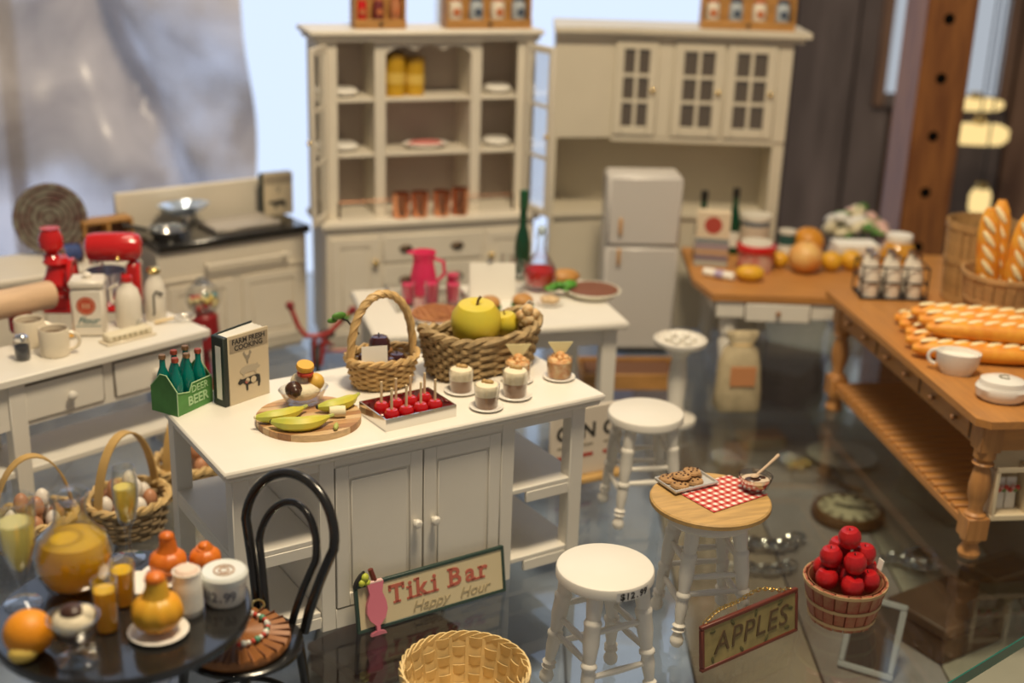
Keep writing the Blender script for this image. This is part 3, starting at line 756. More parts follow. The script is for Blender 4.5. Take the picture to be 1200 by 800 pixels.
# round cutting board built of strips
bc = isl(.468, .312)
cbd = thing('cutting_board', 'round striped wooden cutting board on the island', 'cutting board', bc, IA + R(-8))
WD = [mat('light_maple_strip', (.66, .45, .24), .5, var=.2, vscale=10, stretch=(1, 8, 8)), mat('walnut_strip', (.40, .20, .085), .5, var=.25, vscale=10, stretch=(1, 8, 8)), mat('cherry_strip', (.55, .31, .14), .5, var=.2, vscale=10, stretch=(1, 8, 8))]
RB = .208
nst = 11
for i in range(nst):
    y0, y1 = -RB + 2 * RB * i / nst + .0008, -RB + 2 * RB * (i + 1) / nst - .0008
    top = [(math.sqrt(max(RB ** 2 - y * y, 0)), y) for y in [y0 + (y1 - y0) * k / 6 for k in range(7)]]
    poly = top + [(-x, y) for x, y in top[::-1]]
    part('strip', MB().prism(poly, 0, .028 + .0006 * (i % 2)), WD[(0, 1, 2, 0, 1, 0, 2, 1, 0, 2, 0)[i]], cbd)
BZ = TZ + .029
BAN = mat('yellow_green_banana_skin', (.66, .56, .06), .45, var=.35, vscale=9, col2=(.46, .50, .07)); BANT = mat('banana_stem_green', (.42, .45, .12), .6); BANC = mat('banana_flesh', (.78, .70, .45), .6)
def banana(label, loc, rz, L=.20, r=.026, bend=.05, peeled=False):
    t = thing('banana', label, 'fruit', loc, rz)
    pts = [(L * (i / 10 - .5), bend * (1 - (2 * i / 10 - 1) ** 2) * -1, r * .95) for i in range(11)]
    rs = [r * x for x in (.35, .7, .92, 1, 1, 1, 1, .95, .82, .55, .3)]
    part('skin', MB().tube(pts, rs, 8), BAN, t)
    part('stem', MB().tube([pts[-1], (pts[-1][0] + .022, pts[-1][1] + .008, r * 1.05)], [.009, .007], 6), BANT, t)
    part('tip', MB().ball(pts[0], .0095, 8, 6), BANC if peeled else BLACKM, t)
    return t
banana('yellow-green banana lying at the front of the cutting board', isl(.395, .225, BZ), IA + R(-15), .22, .029)
banana('pale-tipped yellow banana behind the front banana on the board', isl(.352, .330, BZ), IA + R(2), .20, .026, .03, True)
banana('bright yellow banana pointing at the wicker basket from the board', isl(.600, .330, BZ), IA + R(12), .19, .027, .03)
solo('banana_piece', MB().at((0, 0, .024), ry=pi / 2).lathe([(0, -.035), (.02, -.032), (.024, 0), (.022, .03), (0, .033)], 12), BANC, 'pale peeled banana stub on the cutting board', 'fruit', isl(.560, .238, BZ), IA + R(-20))
solo('banana_peel_tip', MB().at((0, 0, .010), ry=pi / 2).lathe([(0, -.03), (.008, -.02), (.011, 0), (.006, .025), (0, .028)], 10), BANT, 'small greenish peel end at the board\'s front edge', 'fruit', isl(.505, .135, BZ), IA + R(60))
# glass bowl with sundae
gb = thing('sundae_bowl', 'clear glass dish heaped with ice cream behind the cutting board', 'dessert', isl(.498, .432, BZ), IA)
part('glass_dish', MB().lathe([(0, .0), (.055, .0), (.06, .006), (.062, .012), (.082, .05), (.092, .068), (.088, .069), (.078, .05), (.058, .016), (0, .014)], 24, 1.15, .85), GLASS, gb)
part('whipped_cream', MB().at((0, 0, 0)).ball((0, 0, .055), .07, 14, 8, (1.05, .8, .55)), mat('whipped_cream', (.80, .70, .50), .6, bump=.4, bscale=60), gb)
for nm, c_, r_, m_ in (('ice_cream_scoop', (-.05, -.02, .075), .036, mat('dark_chocolate', (.055, .022, .012), .3)), ('ice_cream_scoop', (.055, .0, .085), .036, mat('custard_yellow', (.70, .42, .07), .5)),
                       ('ice_cream_scoop', (.0, .03, .085), .04, mat('vanilla_cream', (.76, .66, .46), .5)), ('chocolate_ring', (-.056, -.052, .078), .020, mat('dark_chocolate', (.055, .022, .012), .3))):
    part(nm, MB().ball(c_, r_, 12, 8), m_, gb)
part('sliced_fruit', MB().at((.01, .0, .12)).lathe([(0, 0), (.03, .0), (.035, .012), (.03, .022), (0, .024)], 14), mat('strawberry_red', (.60, .06, .03), .4), gb)
part('orange_slice', MB().at((.01, .0, .158), rx=R(15)).lathe([(0, -.012), (.034, -.012), (.038, 0), (.034, .012), (0, .012)], 14), mat('orange_slice_gold', (.75, .40, .05), .4), gb)
part('fruit_stick', MB().cyl(.005, .10, .16, 6), mat('stick_wood', (.6, .45, .25), .6), gb)
# wicker basket with round handle
wb_c = isl(.915, .555, TZ + .003)
wbk = thing('handled_basket', 'small honey wicker basket with hoop handle and dark fruit', 'basket', wb_c, IA + R(2))
woven(wbk, .158, .125, .125, .22, 22, 9, .0085, RATTAN)
pts = [(.150 * math.cos(pi * i / 24), 0, .11 + .29 * math.sin(pi * i / 24) ** .8) for i in range(25)]
part('hoop_handle', MB().tube(pts, .017, 8), RATTAN, wbk)
for k in range(3):
    off = [2 * pi * k / 3]
    pw = []
    for i in range(73):
        a_ = pi * i / 72; base = Vector((.150 * math.cos(a_), 0, .11 + .29 * math.sin(a_) ** .8 if a_ > 0 and a_ < pi else .11)); ph = 9 * a_ + off[0]
        pw.append(base + Vector((math.cos(a_), 0, math.sin(a_))) * .013 * math.cos(ph) + Vector((0, 1, 0)) * .013 * math.sin(ph))
    part('handle_strand', MB().tube(pw, .0075, 5), RATTAN, wbk)
part('price_card', MB().at((-.075, -.075, .10), rz=R(-18), rx=R(-6)).box(-.055, .055, -.001, .001, 0, .10), PAPER, wbk)
PL = mat('dark_plum_skin', (.045, .010, .012), .15, coat=.6)
pm = MB().lathe(apple_prof(.044), 16).mesh('plum'); pm.materials.append(PL)
for i, (dx, dy, dz, sc_) in enumerate(((-.055, .03, .055, 1.0), (.0, -.042, .055, 1.0), (.072, -.0, .055, .9), (-.008, .008, .130, 1.08))):
    v = wb_c + Vector((math.cos(IA) * dx - math.sin(IA) * dy, math.sin(IA) * dx + math.cos(IA) * dy, dz))
    t = thing('plum', 'glossy dark plum heaped in the hoop-handled basket', 'fruit', v, i * 1.3, 'plums in the handled basket')
    t.scale = (sc_,) * 3
    part('flesh', pm, None, t); part('stem', MB().tube([(0, 0, .068), (.004, 0, .09)], .003, 5), BLACKM, t)
solo('bread_roll', MB().ball((0, 0, .025), .032, 14, 8, (1.2, .8, .6)), mat('brown_crust', (.42, .20, .07), .6, var=.4, vscale=30), 'brown knotted roll beside the plums in the handled basket', 'bread', wb_c + Vector((.004, .082, .092)), .5)
vine = thing('wire_sprig', 'dark wire sprig with a green leaf hooked on the basket handle', 'sprig', wb_c + Vector((-.125, -.02, .21)), IA)
part('wire', MB().tube([(-.06, 0, .10), (-.02, .0, .075), (.015, .0, .03), (.03, .0, .01)], .005, 6), BLACKM, vine)
part('leaf', MB().ball((-.06, 0, .105), .028, 10, 6, (1.2, .35, .6)), mat('leaf_green', (.08, .22, .03), .5), vine)
part('leaf', MB().ball((-.085, .01, .085), .022, 10, 6, (1.1, .4, .6)), mat('leaf_green', (.08, .22, .03), .5), vine)
# oblong seagrass basket with quinces
rbc = isl(1.385, .52, TZ + .003)
rb = thing('seagrass_basket', 'oblong brown rope basket piled with yellow quinces', 'basket', rbc, IA + R(3))
woven(rb, .275, .135, .165, .14, 34, 9, .0125, SEAGRASS, sq=3.2, sag=.045, per=3)
QU = mat('yellow_quince_skin', (.70, .52, .03), .4, var=.2, vscale=6, col2=(.58, .50, .05))
qm = MB().lathe(apple_prof(.088), 24).mesh('quince'); qm.materials.append(QU)
for i, (dx, dy, dz, rx_, sc_, lb) in enumerate(((-.025, -.0, .120, .12, 1.28, 'large yellow quince on top of the rope basket'), (.163, .03, .125, -.2, .66, 'smaller yellow quince beside the large one in the rope basket'),
                                            )):
    c_, s_ = math.cos(IA), math.sin(IA)
    v = rbc + Vector((c_ * dx - s_ * dy, s_ * dx + c_ * dy, dz))
    t = thing('quince', lb, 'fruit', v, i * 2.0, rx=rx_)
    t.scale = (sc_,) * 3
    part('flesh', qm, None, t); part('stem', MB().tube([(0, 0, .135), (.006, 0, .165), (.014, 0, .178)], .005, 6), mat('stem_brown', (.16, .09, .03), .7), t)
def rbw(dx, dy, dz):
    c_, s_ = math.cos(IA), math.sin(IA); return rbc + Vector((c_ * dx - s_ * dy, s_ * dx + c_ * dy, dz))
solo('nut_cluster', MB().ball((0, 0, .03), .036, 10, 6, (1, .8, 1)).ball((.03, .01, .055), .026).ball((-.03, 0, .05), .024).ball((.0, .0, .075), .028), mat('honey_nuts', (.50, .27, .09), .5, var=.6, vscale=40, col2=(.78, .62, .36)), 'honey-coloured nut cluster at the end of the rope basket', 'nuts', rbw(.212, -.05, .180))
solo('gift_tag', MB().at((0, 0, 0), rx=R(20), ry=R(35)).box(-.018, .018, -.002, .002, 0, .10), PAPER, 'white paper tag sticking up from the rope basket', 'tag', rbw(.222, .05, .19), IA)
solo('dark_pear', MB().lathe([(0, 0), (.04, .01), (.055, .05), (.045, .09), (.028, .13), (.02, .15), (0, .156)], 14), mat('dark_fig_skin', (.10, .06, .03), .5, var=.5, vscale=14, col2=(.20, .17, .05)), 'dark brown pear lying at the low end of the rope basket', 'fruit', rbw(-.215, .0, .10), 0, ry=R(20)).scale = (.62,) * 3
# silver tray of candied apples
tr0, tr1 = isl(.690, .072), isl(1.03, .084)
ta = math.atan2((tr1 - tr0).y, (tr1 - tr0).x)
ty = thing('silver_tray', 'square silver tray holding candied apples on sticks', 'tray', tr0, ta)
tw, td = .325, .225
part('tray_floor', MB().box(0, tw, 0, td, 0, .006), SILVER, ty)
for bb in ((0, tw, 0, .006), (0, tw, td - .006, td), (0, .006, .006, td - .006), (tw - .006, tw, .006, td - .006)):
    part('tray_side', MB().box(*bb, .006, .052), SILVER, ty)
CAN = mat('candy_apple_red', (.50, .006, .008), .08, coat=.9)
am = MB().lathe(apple_prof(.0325), 16).mesh('candy_coat'); am.materials.append(CAN)
skm = MB().cyl(.0055, .045, .145, 8).mesh('stick'); skm.materials.append(mat('pale_stick_wood', (.72, .56, .33), .6))
for i in range(4):
    for j in range(2):
        x, y = .062 + i * .067, .066 + j * .085
        v = tr0 + Vector((math.cos(ta) * x - math.sin(ta) * y, math.sin(ta) * x + math.cos(ta) * y, .0065))
        t = thing('candied_apple', 'shiny red candied apple on a stick in the silver tray', 'candy apple', v, i + j, 'candied apples in the silver tray')
        part('candy_coat', am, None, t); part('stick', skm, None, t)
# desserts on saucers
MOU = mat('mocha_mousse', (.34, .19, .11), .5); CRM = mat('whipped_cream', (.80, .70, .50), .6, bump=.4, bscale=60); CAR = mat('caramel_crumble', (.60, .24, .06), .5, var=.7, vscale=45, col2=(.78, .55, .28), bump=.5, bscale=80)
def dessert(label, loc, kind):
    t = thing('dessert_cup', label, 'dessert', loc, 0)
    part('saucer', MB().lathe([(0, 0), (.04, 0), (.068, .008), (.072, .012), (.068, .014), (.04, .008), (0, .008)], 26), PLATE, t)
    if kind == 0:
        part('mousse', MB().lathe([(0, .0085), (.044, .0085), (.047, .02), (.050, .062), (0, .062)], 22), MOU, t)
        part('cream', MB().lathe([(.0505, .062), (.0505, .096), (.045, .106), (.02, .112), (0, .114)], 22), CRM, t)
        part('glass_cup', MB().lathe([(.0465, .0085), (.054, .108), (.0525, .108)], 22), GLASS, t)
        part('topping', MB().ball((.008, 0, .116), .016, 8, 6, (1.3, .8, .7)).ball((-.012, .008, .114), .012, 8, 6), mat('toffee_curl', (.45, .28, .10), .5), t)
    else:
        part('crumble', MB().lathe([(0, .0085), (.046, .0085), (.052, .02), (.055, .085), (.045, .098), (0, .105)], 20), CAR, t)
        part('glass_cup', MB().lathe([(.055, .0085), (.058, .10), (.0565, .10)], 22), GLASS, t)
        part('nut_pile', MB().ball((.0, 0, .105), .024).ball((-.022, .01, .10), .017).ball((.024, -.01, .10), .017).ball((0, -.028, .10), .014), CAR, t)
        part('wafer', MB().at((.0, 0, .085), rx=pi / 2, rz=R(8)).prism([(0, 0), (.056, .085), (-.056, .085)], -.002, .002), mat('pale_wafer', (.74, .64, .34), .6), t)
    return t
dessert('mocha dessert in a glass cup nearest the candied apples', W(540, 459, TZ), 0)
dessert('mocha dessert in a glass cup at the island\'s front edge', W(570, 478, TZ), 0)
dessert('mocha dessert with tall cream between the two wafer desserts and the edge', W(603, 465, TZ), 0).scale = (1.05, 1.05, 1.15)
dessert('caramel crumble dessert with wafer against the rope basket', W(606, 446, TZ), 1)
dessert('caramel crumble dessert with wafer near the island\'s right end', W(655, 443, TZ), 1)

# ================================================================== things on and by the stools
# cookies board
pBz = .535
bd = thing('round_board', 'round wooden board lying on the stool under cookies and cloth', 'board', (pB.x, pB.y, pBz), R(20))
part('disc', MB().lathe([(0, 0), (.225, 0), (.242, .008), (.242, .024), (.236, .03), (0, .03)], 44), mat('golden_board_wood', (.58, .36, .13), .5, var=.25, vscale=8, stretch=(1, 6, 6)), bd)
gz = pBz + .0302
# gingham cloth
gm = bpy.data.materials.new('red_gingham_cloth'); gm.use_nodes = True; MATS['red_gingham_cloth'] = gm
nt = gm.node_tree; bs = nt.nodes['Principled BSDF']; bs.inputs['Roughness'].default_value = .9
tc = nt.nodes.new('ShaderNodeTexCoord'); sx = nt.nodes.new('ShaderNodeSeparateXYZ'); nt.links.new(tc.outputs['Object'], sx.inputs[0])
acc = []
for ax in (0, 1):
    a1 = nt.nodes.new('ShaderNodeMath'); a1.operation = 'MULTIPLY'; a1.inputs[1].default_value = 1 / .034; nt.links.new(sx.outputs[ax], a1.inputs[0])
    a2 = nt.nodes.new('ShaderNodeMath'); a2.operation = 'FRACT'; nt.links.new(a1.outputs[0], a2.inputs[0])
    a3 = nt.nodes.new('ShaderNodeMath'); a3.operation = 'GREATER_THAN'; a3.inputs[1].default_value = .5; nt.links.new(a2.outputs[0], a3.inputs[0]); acc.append(a3)
sm_ = nt.nodes.new('ShaderNodeMath'); sm_.operation = 'ADD'; nt.links.new(acc[0].outputs[0], sm_.inputs[0]); nt.links.new(acc[1].outputs[0], sm_.inputs[1])
hf = nt.nodes.new('ShaderNodeMath'); hf.operation = 'MULTIPLY'; hf.inputs[1].default_value = .5; nt.links.new(sm_.outputs[0], hf.inputs[0])
rp = nt.nodes.new('ShaderNodeValToRGB'); rp.color_ramp.interpolation = 'CONSTANT'
rp.color_ramp.elements[0].color = (.80, .74, .66, 1); rp.color_ramp.elements[0].position = 0
rp.color_ramp.elements[1].color = (.42, .012, .012, 1); rp.color_ramp.elements[1].position = .75
el = rp.color_ramp.elements.new(.25); el.color = (.60, .16, .13, 1)
nt.links.new(hf.outputs[0], rp.inputs[0]); nt.links.new(rp.outputs[0], bs.inputs['Base Color'])
cl_a, cl_b, cl_c, cl_d = W(848, 556, gz), W(881, 594, gz), W(808, 572, gz), W(834, 603, gz)
cc = W(846, 578, gz)
n = 16; V = []; Fc = []
for j in range(n + 1):
    for i in range(n + 1):
        V.append((.30 * (i / n - .5), .22 * (j / n - .5), .003 + .0018 * math.sin(i * .9) * math.sin(j * .7)))
for j in range(n):
    for i in range(n):
        q = j * (n + 1) + i; Fc.append((q, q + 1, q + n + 2, q + n + 1))
solo('gingham_cloth', MB().add(V, Fc), gm, 'red and white checked cloth spread on the round board', 'cloth', cc, R(36))
# tray with cookies
tp = W(804, 566, gz + .004)
tcy = thing('cookie_tray', 'small grey metal tray of cookies on the stool board', 'tray', tp, R(30))
GREY = mat('dull_grey_metal', (.66, .64, .60), .4, .4)
part('tray_sheet', MB().box(-.105, .105, -.07, .07, .003, .008, .002), GREY, tcy)
part('tray_rim', MB().tube([(-.105, -.07, .013), (.105, -.07, .013), (.105, .07, .013), (-.105, .07, .013)], .006, 6, closed=True), GREY, tcy)
CK = mat('cookie_dough_brown', (.46, .26, .11), .75, var=.3, vscale=30, bump=.5, bscale=60); CH = mat('dark_chocolate', (.055, .022, .012), .3)
ckm = MB().lathe([(0, 0), (.034, 0), (.039, .006), (.035, .014), (.02, .018), (0, .019)], 18).mesh('cookie'); ckm.materials.append(CK)
for i, (dx, dy, dz, ti) in enumerate(((-.055, -.03, .009, 0), (.02, -.025, .009, 0), (-.02, .035, .009, 0), (.055, .03, .009, 0), (-.024, .0, .030, .06), (.036, .014, .0305, -.06), (-.065, .035, .010, 0))):
    v = tp + Vector((math.cos(R(30)) * dx - math.sin(R(30)) * dy, math.sin(R(30)) * dx + math.cos(R(30)) * dy, dz))
    t = thing('cookie', 'chocolate chip cookie on the grey tray', 'cookie', v, i, 'cookies on the tray', rx=ti)
    part('biscuit', ckm, None, t)
    for k in range(7):
        a_ = k * 2.4; r_ = .027 * math.sqrt((k + .5) / 7)
        part('chocolate_chip', MB().ball((r_ * math.cos(a_), r_ * math.sin(a_), .0165), .0055, 6, 4), CH, t)
# glass bowl with batter and spoon
mp = W(884, 574, gz)
mbw = thing('mixing_bowl', 'clear glass bowl of chocolate batter on the stool board', 'bowl', mp, 0)
part('glass_bowl', MB().lathe([(0, 0), (.035, 0), (.055, .02), (.066, .05), (.07, .066), (.066, .066), (.062, .05), (.05, .022), (0, .006)], 26), thin_glass('cloudy_glass', (.9, .86, .82), 2.0, .15, .1), mbw)
part('batter', MB().lathe([(0, .008), (.048, .024), (.058, .046), (.03, .052), (0, .048)], 20), mat('batter_cream', (.60, .48, .36), .6), mbw)
part('chocolate_streak', MB().ball((-.012, -.008, .051), .03, 12, 6, (1.1, .8, .22)), CH, mbw)
part('chocolate_streak', MB().ball((.022, .012, .052), .02, 12, 6, (1.1, .8, .25)), CH, mbw)
spn = thing('spoon', 'small wooden spoon resting in the glass mixing bowl', 'spoon', mp + Vector((.006, .004, .068)), R(30))
part('spoon_handle', MB().tube([(.0, 0, .0), (.05, .0, .03), (.105, .0, .066)], [.006, .006, .008], 8), mat('spoon_wood', (.60, .44, .30), .6), spn)
part('spoon_bowl', MB().ball((-.012, 0, -.004), .016, 10, 6, (1.3, .9, .5)), mat('spoon_wood', (.60, .44, .30), .6), spn)
# Tiki Bar sign leaning against the island
sg0 = W(420, 744, 0)
sga = R(33.2)
sg = thing('tiki_bar_sign', 'green-framed Tiki Bar sign propped against the island doors', 'sign', sg0, sga, rx=R(-9))
SGF = mat('dark_green_frame', (.03, .06, .05), .45); SGP = mat('cream_sign_panel', (.66, .56, .36), .6)
sw, sh = .700, .205
part('panel', MB().box(.01, sw - .01, .004, .016, .01, sh - .01), SGP, sg)
for bb in ((0, sw, 0, .018, 0, .014), (0, sw, 0, .018, sh - .014, sh), (0, .014, 0, .018, .014, sh - .014), (sw - .014, sw, 0, .018, .014, sh - .014)):
    part('frame_bar', MB().box(*bb, .002), SGF, sg)
SER = {'T': ((.5, 0), (.06, -1), (.94, -1)), 'i': ((.5, 0), (.2, 2)), 'k': ((.14, 0), (.86, 0), (.06, 1)), 'B': ((.10, 0), (.10, 1)), 'a': ((.92, 0),), 'r': ((.22, 0), (.12, 2))}
cx_ = .150
for w_ in ('Tiki', 'Bar'):
    for chh in w_:
        lm_ = textmesh(chh, .112, bold=.0022, ext=.0012)
        xs_ = [v_.co.x for v_ in lm_.vertices]; ys_ = [v_.co.y for v_ in lm_.vertices]
        x0_, x1_, y0_, y1_ = min(xs_), max(xs_), min(ys_), max(ys_)
        V = [tuple(v_.co) for v_ in lm_.vertices]; Fc = [tuple(p_.vertices) for p_ in lm_.polygons]
        mb = MB().add(V, Fc)
        for fx, kind in SER[chh]:
            sx0 = x0_ + (x1_ - x0_) * fx
            if kind == 0: mb.box(sx0 - .017, sx0 + .017, y0_, y0_ + .009, -.0012, .0012)
            elif kind == 1: mb.box(sx0 - .014, sx0 + .012, y1_ - .009, y1_, -.0012, .0012)
            elif kind == 2: mb.box(sx0 - .012, sx0 + .010, y0_ + .047, y0_ + .055, -.0012, .0012)
            else: mb.box(sx0 - .006, sx0 + .006, y1_ - .026, y1_, -.0012, .0012)
        wd_l = x1_ - x0_
        base_ = .128 - .039
        part('letter', mb, mat('faded_red_print', (.50, .13, .09), .6), sg, loc=(cx_ - x0_, .0025, base_ - y0_), rot=FRONT)
        cx_ += wd_l + .020
    cx_ += .042
[text(w_, .066, mat('grey_brown_print', (.40, .33, .20), .6), sg, (x_, .0025, .048), shear=.35, ext=.0015) for w_, x_ in (('Happy', .335), ('Hour', .545))]
ck = part('cocktail_cutout', MB().at((.085, .0, .0), rx=pi / 2).prism([(-.035, -.018), (.035, -.018), (.030, -.008), (.008, .0), (.008, .022), (.034, .05), (.046, .085), (.042, .12), (.028, .16), (.036, .205), (-.036, .205), (-.028, .16), (-.042, .12), (-.046, .085), (-.034, .05), (-.008, .022), (-.008, .0), (-.030, -.008)], 0.001, .016), mat('pink_cocktail', (.72, .20, .28), .35), sg, 'pink hurricane-glass cocktail cutout')
part('drink_foam', MB().at((.085, -.006, .2)).box(-.036, .036, -.010, .008, 0, .014, .004), mat('pale_pink_foam', (.80, .52, .50), .5), ck)
part('straw', MB().tube([(.09, -.004, .20), (.072, -.004, .262)], .011, 8), mat('dark_red_straw', (.16, .03, .02), .4), ck)
part('fruit_garnish', MB().ball((.045, -.004, .235), .018).ball((.03, -.004, .215), .016).ball((.055, -.004, .21), .014), mat('lime_garnish', (.50, .55, .06), .5), ck)
part('leaf_garnish', MB().at((.02, -.004, .23), ry=R(-50)).ball((0, 0, 0), .03, 10, 6, (1.4, .2, .5)), BLACKM, ck)
# APPLES sign
ap0 = W(823, 789, 0)
ap = thing('apples_sign', 'red-framed wooden APPLES sign with a brass chain', 'sign', ap0, R(37.1), rx=R(-7))
APF = mat('dark_red_frame', (.14, .03, .018), .4); APP = mat('olive_tan_panel', (.33, .26, .10), .6, var=.3, vscale=14)
sw, sh = .545, .192
part('panel', MB().box(.012, sw - .012, .004, .014, .012, sh - .012), APP, ap)
for bb in ((0, sw, 0, .02, 0, .016), (0, sw, 0, .02, sh - .016, sh), (0, .016, 0, .02, .016, sh - .016), (sw - .016, sw, 0, .02, .016, sh - .016)):
    part('frame_bar', MB().box(*bb, .003), APF, ap)
text('APPLES', .125, mat('dark_carved_letter', (.10, .06, .025), .6), ap, (.275, .0025, .094), shear=.15, ext=.0015, space=1.08)
lfm = MB().ball((0, 0, 0), .012, 8, 4, (1.4, .15, .7)).mesh('leaf_print'); lfm.materials.append(mat('dark_leaf_print', (.10, .09, .03), .6))
for i, (x, z) in enumerate(((.06, .155), (.17, .16), (.30, .158), (.44, .16), (.50, .12), (.06, .035), (.36, .03), (.48, .04), (.22, .03))):
    part('leaf_print', lfm, None, ap, loc=(x, .003, z), rot=(0, i * .9, 0))
clm = MB().tube([(.012 * math.cos(2 * pi * i / 12), 0, .008 * math.sin(2 * pi * i / 12)) for i in range(12)], .0025, 5, closed=True).mesh('chain_link'); clm.materials.append(GOLD)
for i in range(26):
    f = i / 25
    part('chain_link', clm, None, ap, loc=(.035 + .475 * f, .018 + .01 * math.sin(pi * f), sh + .006 + .035 * math.sin(pi * f) + .008 * math.sin(12 * f)), rot=(pi / 2 * (i % 2), .2 * math.cos(pi * f) * -2, 0))
# apple basket
abc = W(985, 722, 0)
def stave_basket(name, label, loc, r0, r1, h, n, m, hoops, rz=0.0, hoopm=None):
    t = thing(name, label, 'basket', loc, rz)
    sw_ = 2 * pi * r1 / n * .46
    lean = math.atan2(r1 - r0, h)
    st_ = MB().at((0, 0, 0)).add([(-.004, -sw_ * r0 / r1, 0), (.004, -sw_ * r0 / r1, 0), (.004, sw_ * r0 / r1, 0), (-.004, sw_ * r0 / r1, 0), (-.004, -sw_, h), (.004, -sw_, h), (.004, sw_, h), (-.004, sw_, h)],
                                 [(3, 2, 1, 0), (4, 5, 6, 7), (0, 1, 5, 4), (1, 2, 6, 5), (2, 3, 7, 6), (3, 0, 4, 7)]).mesh('stave')
    st_.materials.append(m)
    for k in range(n):
        a_ = 2 * pi * k / n
        o = part('stave', st_, None, t); o.matrix_local = Matrix.Rotation(a_, 4, 'Z') @ Matrix.Translation((r0 + .003 * (k % 2), 0, 0)) @ Matrix.Rotation(lean, 4, 'Y')
    part('basket_floor', MB().cyl(r0 - .004, .004, .012, 24), m, t)
    part('liner', MB().lathe([(r0 - .008, .012), (r1 - .012, h * .97), (r1 - .014, h * .97), (r0 - .01, .012)], 28), m, t)
    for f in hoops:
        rr = r0 + (r1 - r0) * f + .008
        hh_ = h * .035
        part('hoop', MB().lathe([(rr - .002, h * f - hh_), (rr + .003, h * f - hh_), (rr + .0035, h * f + hh_), (rr - .002, h * f + hh_), (rr - .002, h * f - hh_)], 36), hoopm or m, t)
    return t
APB = mat('red_stained_stave', (.42, .22, .11), .6, var=.5, vscale=14, col2=(.34, .07, .04))
abk = stave_basket('apple_basket', 'little stave basket heaped with red apples', abc, .125, .165, .19, 20, APB, (.12, .5, .93), 0, mat('pale_hoop_wood', (.50, .34, .17), .6))
REDA = mat('bright_red_apple', (.52, .012, .012), .3, var=.3, vscale=18, col2=(.42, .01, .015), bump=.15, bscale=120)
rm = MB().lathe(apple_prof(.0475), 16).mesh('flesh'); rm.materials.append(REDA)
spots = [(math.cos(2 * pi * i / 6 + .5) * .101, math.sin(2 * pi * i / 6 + .5) * .101, .160) for i in range(6)] + [(math.cos(2 * pi * i / 4 + .2) * .0705, math.sin(2 * pi * i / 4 + .2) * .0705, .246) for i in range(4)] + [(0, .0, .328), (0, 0, .150)]
for i, (x, y, z) in enumerate(spots):
    t = thing('apple', 'red apple heaped in the little stave basket', 'fruit', abc + Vector((x, y, z)), i * 1.7, 'apples in the stave basket', rx=.12 * math.sin(i * 2.1), ry=.12 * math.cos(i * 1.3))
    part('flesh', rm, None, t); part('stem', MB().tube([(0, 0, .076), (.003, 0, .090)], .0025, 5), BLACKM, t)
solo('price_tag', MB().at((0, 0, 0), ry=R(10)).box(-.002, .002, -.016, .016, 0, .045), PAPER, 'small white tag tucked among the red apples', 'tag', abc + Vector((.136, .01, .222)), R(20))
# wicker bowl basket at the front
wkc = Vector((-.127, 3.93, 0))
wk = thing('bamboo_basket', 'empty round bamboo basket woven from flat strips', 'basket', wkc, 0)
woven(wk, .222, .222, .24, .22, 22, 7, .012, SPLINT, flat=.10, per=6, rim=False, amp=.007)
part('liner', MB().lathe([(.171, .01), (.198, .125), (.219, .235), (.223, .235), (.202, .125), (.175, .01), (.171, .01)], 48), SPLINT, wk)
nn = 96
for ph in (0, 2.1, 4.2):
    pts = []
    for i in range(nn):
        a_ = 2 * pi * i / nn; rr = .224 + .006 * math.cos(11 * a_ + ph)
        pts.append((rr * math.cos(a_), rr * math.sin(a_), .240 + .011 * math.sin(11 * a_ + ph)))
    part('rim_strip', MB().tube(pts, .016, 4, closed=True, flat=.28, up=lambda p: Vector((p.x, p.y, 0))), SPLINT, wk)
# ================================================================== bistro table, front left
BZT = .70
btc = Vector((-1.168, 3.501, 0))
bt = thing('bistro_table', 'round black bistro table crowded with drinks and pumpkins', 'table', btc, 0)
part('tabletop', MB().lathe([(0, .665), (.37, .665), (.386, .672), (.388, .69), (.380, .70), (0, .70)], 56), mat('black_tabletop', (.018, .017, .016), .18, coat=.5, var=.4, vscale=5), bt)
part('pedestal', MB().lathe([(.03, .05), (.028, .2), (.036, .3), (.026, .4), (.03, .62), (.07, .665), (0, .665)], 18), BLACK, bt)
for k in range(3):
    a_ = 2 * pi * k / 3 + .4
    part('foot', MB().tube([(0.02 * math.cos(a_), .02 * math.sin(a_), .14), (.12 * math.cos(a_), .12 * math.sin(a_), .09), (.24 * math.cos(a_), .24 * math.sin(a_), .016)], [.02, .018, .016], 8), BLACK, bt)
def onb(px, py, z=BZT): return W(px, py, z)
JUICE = liquid('orange_juice', (1.0, .66, .04), .4); CHAM = liquid('pale_champagne', (.97, .84, .26), .45); LEMON = liquid('pale_lemonade', (.96, .90, .46))
def flute(label, loc, m, h=.33, s=1.0):
    t = thing('champagne_flute', label, 'glass', loc)
    part('glass', MB().lathe([(0, .0), (.05 * s, .0), (.052 * s, .006), (.02, .014), (.009, .03), (.008, .09), (.012, .115), (.030 * s, .15), (.040 * s, .21), (.042 * s, .27), (.036 * s, h), (.033 * s, h), (.038 * s, .27), (.036 * s, .21), (.027 * s, .155), (0, .122)], 22), GLASS, t)
    part('drink', MB().lathe([(0, .125), (.026 * s, .157), (.0345 * s, .21), (.0355 * s, .265), (0, .265)], 20), m, t)
    return t
flute('champagne flute of pale gold drink by the egg baskets', onb(152, 655), CHAM, .335)
t = thing('lemonade_glass', 'tall stemmed glass of cloudy lemonade at the table edge', 'glass', onb(28, 708))
part('glass', MB().lathe([(0, 0), (.055, 0), (.057, .007), (.016, .02), (.011, .05), (.013, .09), (.030, .13), (.050, .20), (.060, .30), (.062, .36), (.059, .36), (.056, .30), (.046, .20), (.026, .135), (0, .105)], 24), GLASS, t)
